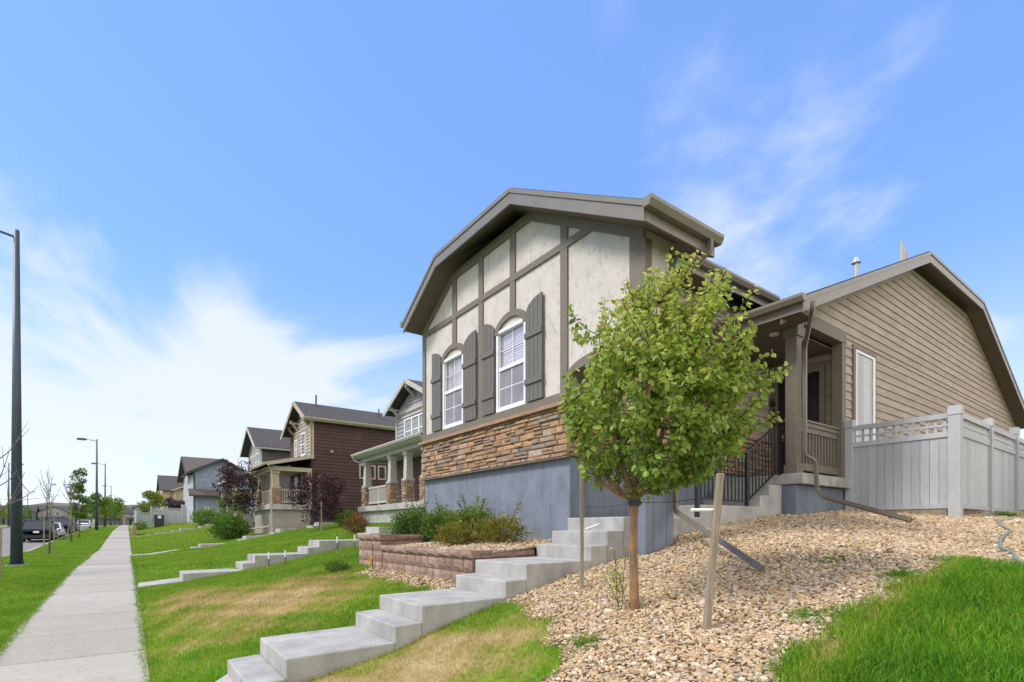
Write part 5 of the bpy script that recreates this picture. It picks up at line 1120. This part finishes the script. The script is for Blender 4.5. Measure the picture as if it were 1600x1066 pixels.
# --- house 5: blue grey
H5 = thing('house', (6.9,84,2.8), 'large blue grey house with pale front gable and solar panels on its roof', 'house')
bl5 = sidemat('blue_grey_siding', (.20,.235,.33)); wl5 = sidemat('pale_blue_siding', (.44,.45,.50))
lapf(lambda u,z,o_: (u,78-o_,z), 6.9,13.4,2.6,9.0,.2).build('side_siding', bl5, H5); lapf(lambda u,z,o_: (u,78-o_,z), 6.9,13.4,9.0,11,.2,clip=gclip(10.1,10.7,.5)).build('side_gable', bl5, H5)
lapf(lambda u,z,o_: (6.9-o_,u,z), 78,93,2.6,9.0,.2,joints=False).build('front_siding', wl5, H5); lapf(lambda u,z,o_: (6.9-o_,u,z), 79,93,9.0,12,.2,clip=gclip(87,11.7,.42),joints=False).build('front_gable', wl5, H5)
b = MB(); b.box(6.91,13.5,78.02,93,2,9.0); b.prism([(79,9),(93,9),(87,11.4)],'x',6.92,10); b.build('wall', bl5, H5)
r_ = MB()
for pts in ([(6.1,77.5,8.95),(10.1,77.5,10.95),(10.1,86,10.95),(6.1,86,8.95)],[(10.1,77.5,10.95),(14,77.5,8.9),(14,93,8.9),(10.1,93,10.95)],[(6.2,87,11.95),(12,87,11.95),(12,94,8.9),(6.2,94,8.9)],[(6.2,87,11.95),(6.2,79.4,8.9),(12,79.4,8.9),(12,87,11.95)]): r_.slab([(a,b2,c_+.04) for a,b2,c_ in pts], .15)
r_.slab([(6.3,77.2,6.1),(14,77.2,6.1),(14,78,6.9),(6.3,78,6.9)],.15); r_.build('roof', M('brown_shingle',(.12,.10,.09),(.085,.075,.07),5,.95), H5)
t_ = MB(); t_.box(6.84,7.0,77.9,78.0,2.6,8.9); 
for a,b2 in (((6.1,77.47,8.8),(10.1,77.47,10.85)),((10.1,77.47,10.85),(14,77.47,8.8)),((6.15,87,11.8),(6.15,94,8.75)),((6.15,87,11.8),(6.15,79.4,8.75))): t_.beam(a,b2,.08,.28)
t_.box(6.3,14,77.15,77.25,5.9,6.1); t_.build('trim', darktrim, H5)
NW(H5,'x',6.9,79.5,80.6,6.7,8.5,'white','darkpane'); NW(H5,'x',6.9,85.5,87,6.5,8.6,'white','darkpane')
s_ = MB(); s_.slab([(7.6,80.0,9.75),(9.7,80.0,10.85),(9.7,85.5,10.85),(7.6,85.5,9.75)],.05); s_.build('solar_panel', glass('solar_glass',(.30,.32,.36),.15), H5)
p = MB(); p.box(8.0,8.7,77.7,77.98,2.9,4.6); p.build('meter_box', wl5, H5)
# --- house 6: tan
H6 = thing('house', (5.6,124,3.4), 'far tan house with grey shingle roof above the long grey fence', 'house')
tn6 = sidemat('tan_siding', (.33,.26,.19)); cm6 = sidemat('camel_siding', (.46,.37,.28))
lapf(lambda u,z,o_: (u,118-o_,z), 7.3,14,3.4,9.4,.25).build('side_siding', tn6, H6); lapf(lambda u,z,o_: (5.6-o_,u,z), 121,134,3,9.4,.25,joints=False).build('front_siding', cm6, H6); lapf(lambda u,z,o_: (u,121-o_,z), 5.6,7.3,3,9.4,.25,joints=False).build('return_siding', cm6, H6)
b = MB(); b.box(7.31,16,118.02,134,3,9.4); b.box(5.61,7.4,121.02,134,3,9.4); b.prism([(121,9.4),(134,9.4),(127.5,12.0)],'x',5.62,9); b.build('wall', cm6, H6)
r_ = MB()
for pts in ([(5,120.4,9.2),(17,120.4,9.2),(17,127.5,12.6),(5,127.5,12.6)],[(5,127.5,12.6),(17,127.5,12.6),(17,134.6,9.2),(5,134.6,9.2)],[(6.8,117.4,9.1),(11,117.4,10.9),(11,127,10.9),(6.8,127,9.1)],[(6.6,116.6,6.4),(14,116.6,6.4),(14,118,7.2),(6.6,118,7.2)]): r_.slab([(a,b2,c_+.04) for a,b2,c_ in pts], .15)
r_.build('roof', mt['shingle'], H6)
t_ = MB(); t_.beam((6.8,117.35,9.0),(11,117.35,10.8),.08,.25); t_.box(6.6,14,116.5,116.6,6.2,6.45); t_.box(6.7,7.0,116.7,117,3.4,6.3); t_.box(5.0,5.06,120.4,127.5,9.0,9.2); t_.build('trim', creamtrim, H6)
NW(H6,'y',118,9.4,11.2,7.3,9.1,'white','darkpane'); NW(H6,'y',118,7.7,8.8,4.0,6.0,creamtrim,'darkpane')

# --- long far fence, box, awning, brick end wall
F3 = thing('fence', (4,88,2.5), 'long pale grey fence stepping down to the sidewalk before the tan house', 'fence')
for i, (a,b_,zt,zb) in enumerate(((.9,2.75,4.0,2.2),(2.75,4.55,4.45,2.4),(4.55,6.35,4.72,2.6),(6.35,7.7,4.98,2.7))):
    panel(lambda u,d_,z: (u,88+d_,z), a+.1, b_-.1, zb, zt, F3, .3)
for x_, zt in ((.9,4.25),(2.75,4.9),(4.55,4.95),(6.35,5.25),(7.7,5.25)): post(x_,88,2,zt,F3,.2)
panel(lambda u,d_,z: (.9+d_,u,z), 82.5, 87.9, 2.1, 3.9, F3, .3); post(.9,82.5,1.8,4.1,F3,.2)
T = thing('utility_box', (3.5,86.6,2.2), 'dark utility cabinet with a white notice in front of the long fence', 'utility box'); s_ = MB(); s_.box(3.0,4.15,86.2,87.0,2.0,3.72); s_.build('cabinet', darktrim, T, bevel=.04); s_ = MB(); s_.box(3.4,3.8,86.17,86.2,3.2,3.6); s_.build('notice', mt['white'], T)
T = thing('pergola', (6.2,92,3), 'dark flat pergola showing above the long fence', 'pergola'); s_ = MB(); s_.box(4.8,8.0,90.5,91.3,5.35,5.75)
for i in range(9): s_.box(4.7+i*.4,4.8+i*.4,90.3,91.5,5.75,5.9)
s_.build('beams', darktrim, T); s_ = MB(); s_.box(4.9,5.1,90.8,91,2.5,5.35); s_.box(7.6,7.8,90.8,91,2.5,5.35); s_.build('posts', darktrim, T)
T = thing('end_wall', (.8,62,1), 'low brown brick wall where the lawn meets the far sidewalk', 'wall'); s_ = MB()
for k in range(7):
    for i in range(9): s_.box(.45,.75,62+i*.5+.01,62+i*.5+.48,.95+k*.16+.01*i,.95+k*.16+.15+.01*i)
s_.build('bricks', mt['block'], T)
# --- far houses across the road and at the street end
fh = [sidemat('far_grey', (.30,.30,.31)), sidemat('far_blue', (.24,.29,.36)), sidemat('far_taupe', (.27,.24,.21)), sidemat('far_white', (.50,.50,.49)), sidemat('far_slate', (.16,.17,.19))]
def farhouse(x, y, w, d_, h, wall, label, rz=0, ridge='x'):
    z = float(S_(y)); T = thing('house', (x,y,z), label, 'house', 'far houses along the street')
    s_ = MB(); s_.box(x,x+w,y,y+d_,z-.5,z+h); m_ = 2.2
    if ridge == 'x': s_.prism([(y,z+h),(y+d_,z+h),(y+d_/2,z+h+m_-.25)],'x',x+.02,x+w-.02)
    else: s_.prism([(x,z+h),(x+w,z+h),(x+w/2,z+h+m_-.25)],'y',y+.02,y+d_-.02)
    s_.build('wall', wall, T)
    r_ = MB()
    if ridge == 'x': r_.slab([(x-.5,y-.6,z+h-.1),(x+w+.5,y-.6,z+h-.1),(x+w+.5,y+d_/2,z+h+m_),(x-.5,y+d_/2,z+h+m_)],.2); r_.slab([(x-.5,y+d_/2,z+h+m_),(x+w+.5,y+d_/2,z+h+m_),(x+w+.5,y+d_+.6,z+h-.1),(x-.5,y+d_+.6,z+h-.1)],.2)
    else: r_.slab([(x-.6,y-.5,z+h-.1),(x+w/2,y-.5,z+h+m_),(x+w/2,y+d_+.5,z+h+m_),(x-.6,y+d_+.5,z+h-.1)],.2); r_.slab([(x+w/2,y-.5,z+h+m_),(x+w+.6,y-.5,z+h-.1),(x+w+.6,y+d_+.5,z+h-.1),(x+w/2,y+d_+.5,z+h+m_)],.2)
    r_.slab([(x+w*.1,y-1.8,z+2.9),(x+w*.9,y-1.8,z+2.9),(x+w*.9,y,z+3.5),(x+w*.1,y,z+3.5)],.2)
    for q_ in (.12,.5,.88): r_.box(x+w*q_-.12,x+w*q_+.12,y-1.7,y-1.5,z,z+2.8)
    r_.build('roof', mt['shingle'], T)
    for q_ in (.2,.55): NW(T,'y',y,x+w*q_,x+w*q_+1.4,z+3.9,z+5.4,'white','darkpane'); 
    NW(T,'y',y,x+w*.55,x+w*.55+1.4,z+.9,z+2.5,'white','darkpane'); dd_ = MB(); dd_.box(x+w*.22,x+w*.22+1,y-.06,y,z+.1,z+2.3); dd_.build('door', mt['door'], T)
    if x < -18:
        for q_ in (.25,.65): g_ = MB(); g_.box(x+w,x+w+.05,y+d_*q_,y+d_*q_+1.3,z+3.9,z+5.3); g_.build('side_window', mt['darkpane'], T)
cols = ['grey','blue grey','taupe','white','slate']
far = [(-60,286,10,9,5.8,0,'x','grey house furthest left in the far row beyond the road'),(-49,290,9,9,5.6,2,'y','taupe gabled house second from left in the far row'),(-39,286,9,9,5.6,4,'x','slate house in the far row just right of the nearest pole'),(-29,290,9,9,5.6,0,'y','grey gabled house above the nearest black SUV'),
 (-19.5,286,8.5,9,5.5,3,'x','white house in the far row behind the second bare tree'),(-10,290,8.5,9,5.4,2,'y','taupe gabled house closing the end of the road'),(-1,284,8,9,5.4,0,'x','grey house in the far row just left of the blue gabled house'),
 (-66,330,11,10,7.2,4,'x','tall slate house in the back row at the far left'),(-53,334,10,10,7.0,3,'y','pale gabled house in the back row above the taupe roof'),(-41,330,10,10,7.2,2,'x','taupe house in the back row above the slate roof'),(-28,334,11,10,7.0,4,'x','slate house in the back row above the white car'),(-15,330,10,10,7.0,0,'y','grey gabled house in the back row behind the third bare tree'),
 (2.2,236,11,10,6.6,1,'y','blue gabled house at the end of the sidewalk'),(15,200,11,10,6.0,4,'x','slate roofed house beyond the yellow green tree')]
for (x_,y_,w_,d_,h_,c_,rg,lb) in far: farhouse(x_,y_,w_,d_,h_,fh[c_],lb,0,rg)
for i,(x_,y_,lb) in enumerate(((-22.5,170,'lime green tree on the far side of the road, nearest'),(-25,215,'bushy green tree across the road before the grey gabled house'),(-16,262,'lime green tree in front of the far white house'),(-34,255,'dark green tree beside the far slate house'))):
    tree(x_,y_,5.5,3.5,(2.1,2.0),900,.36,mt['green'] if i%2 else mt['lime'],lb,clumps=10,tr=.1,z0=float(S_(y_)))
for o in list(bpy.data.objects):
    if '_o' in o: del o['_o']
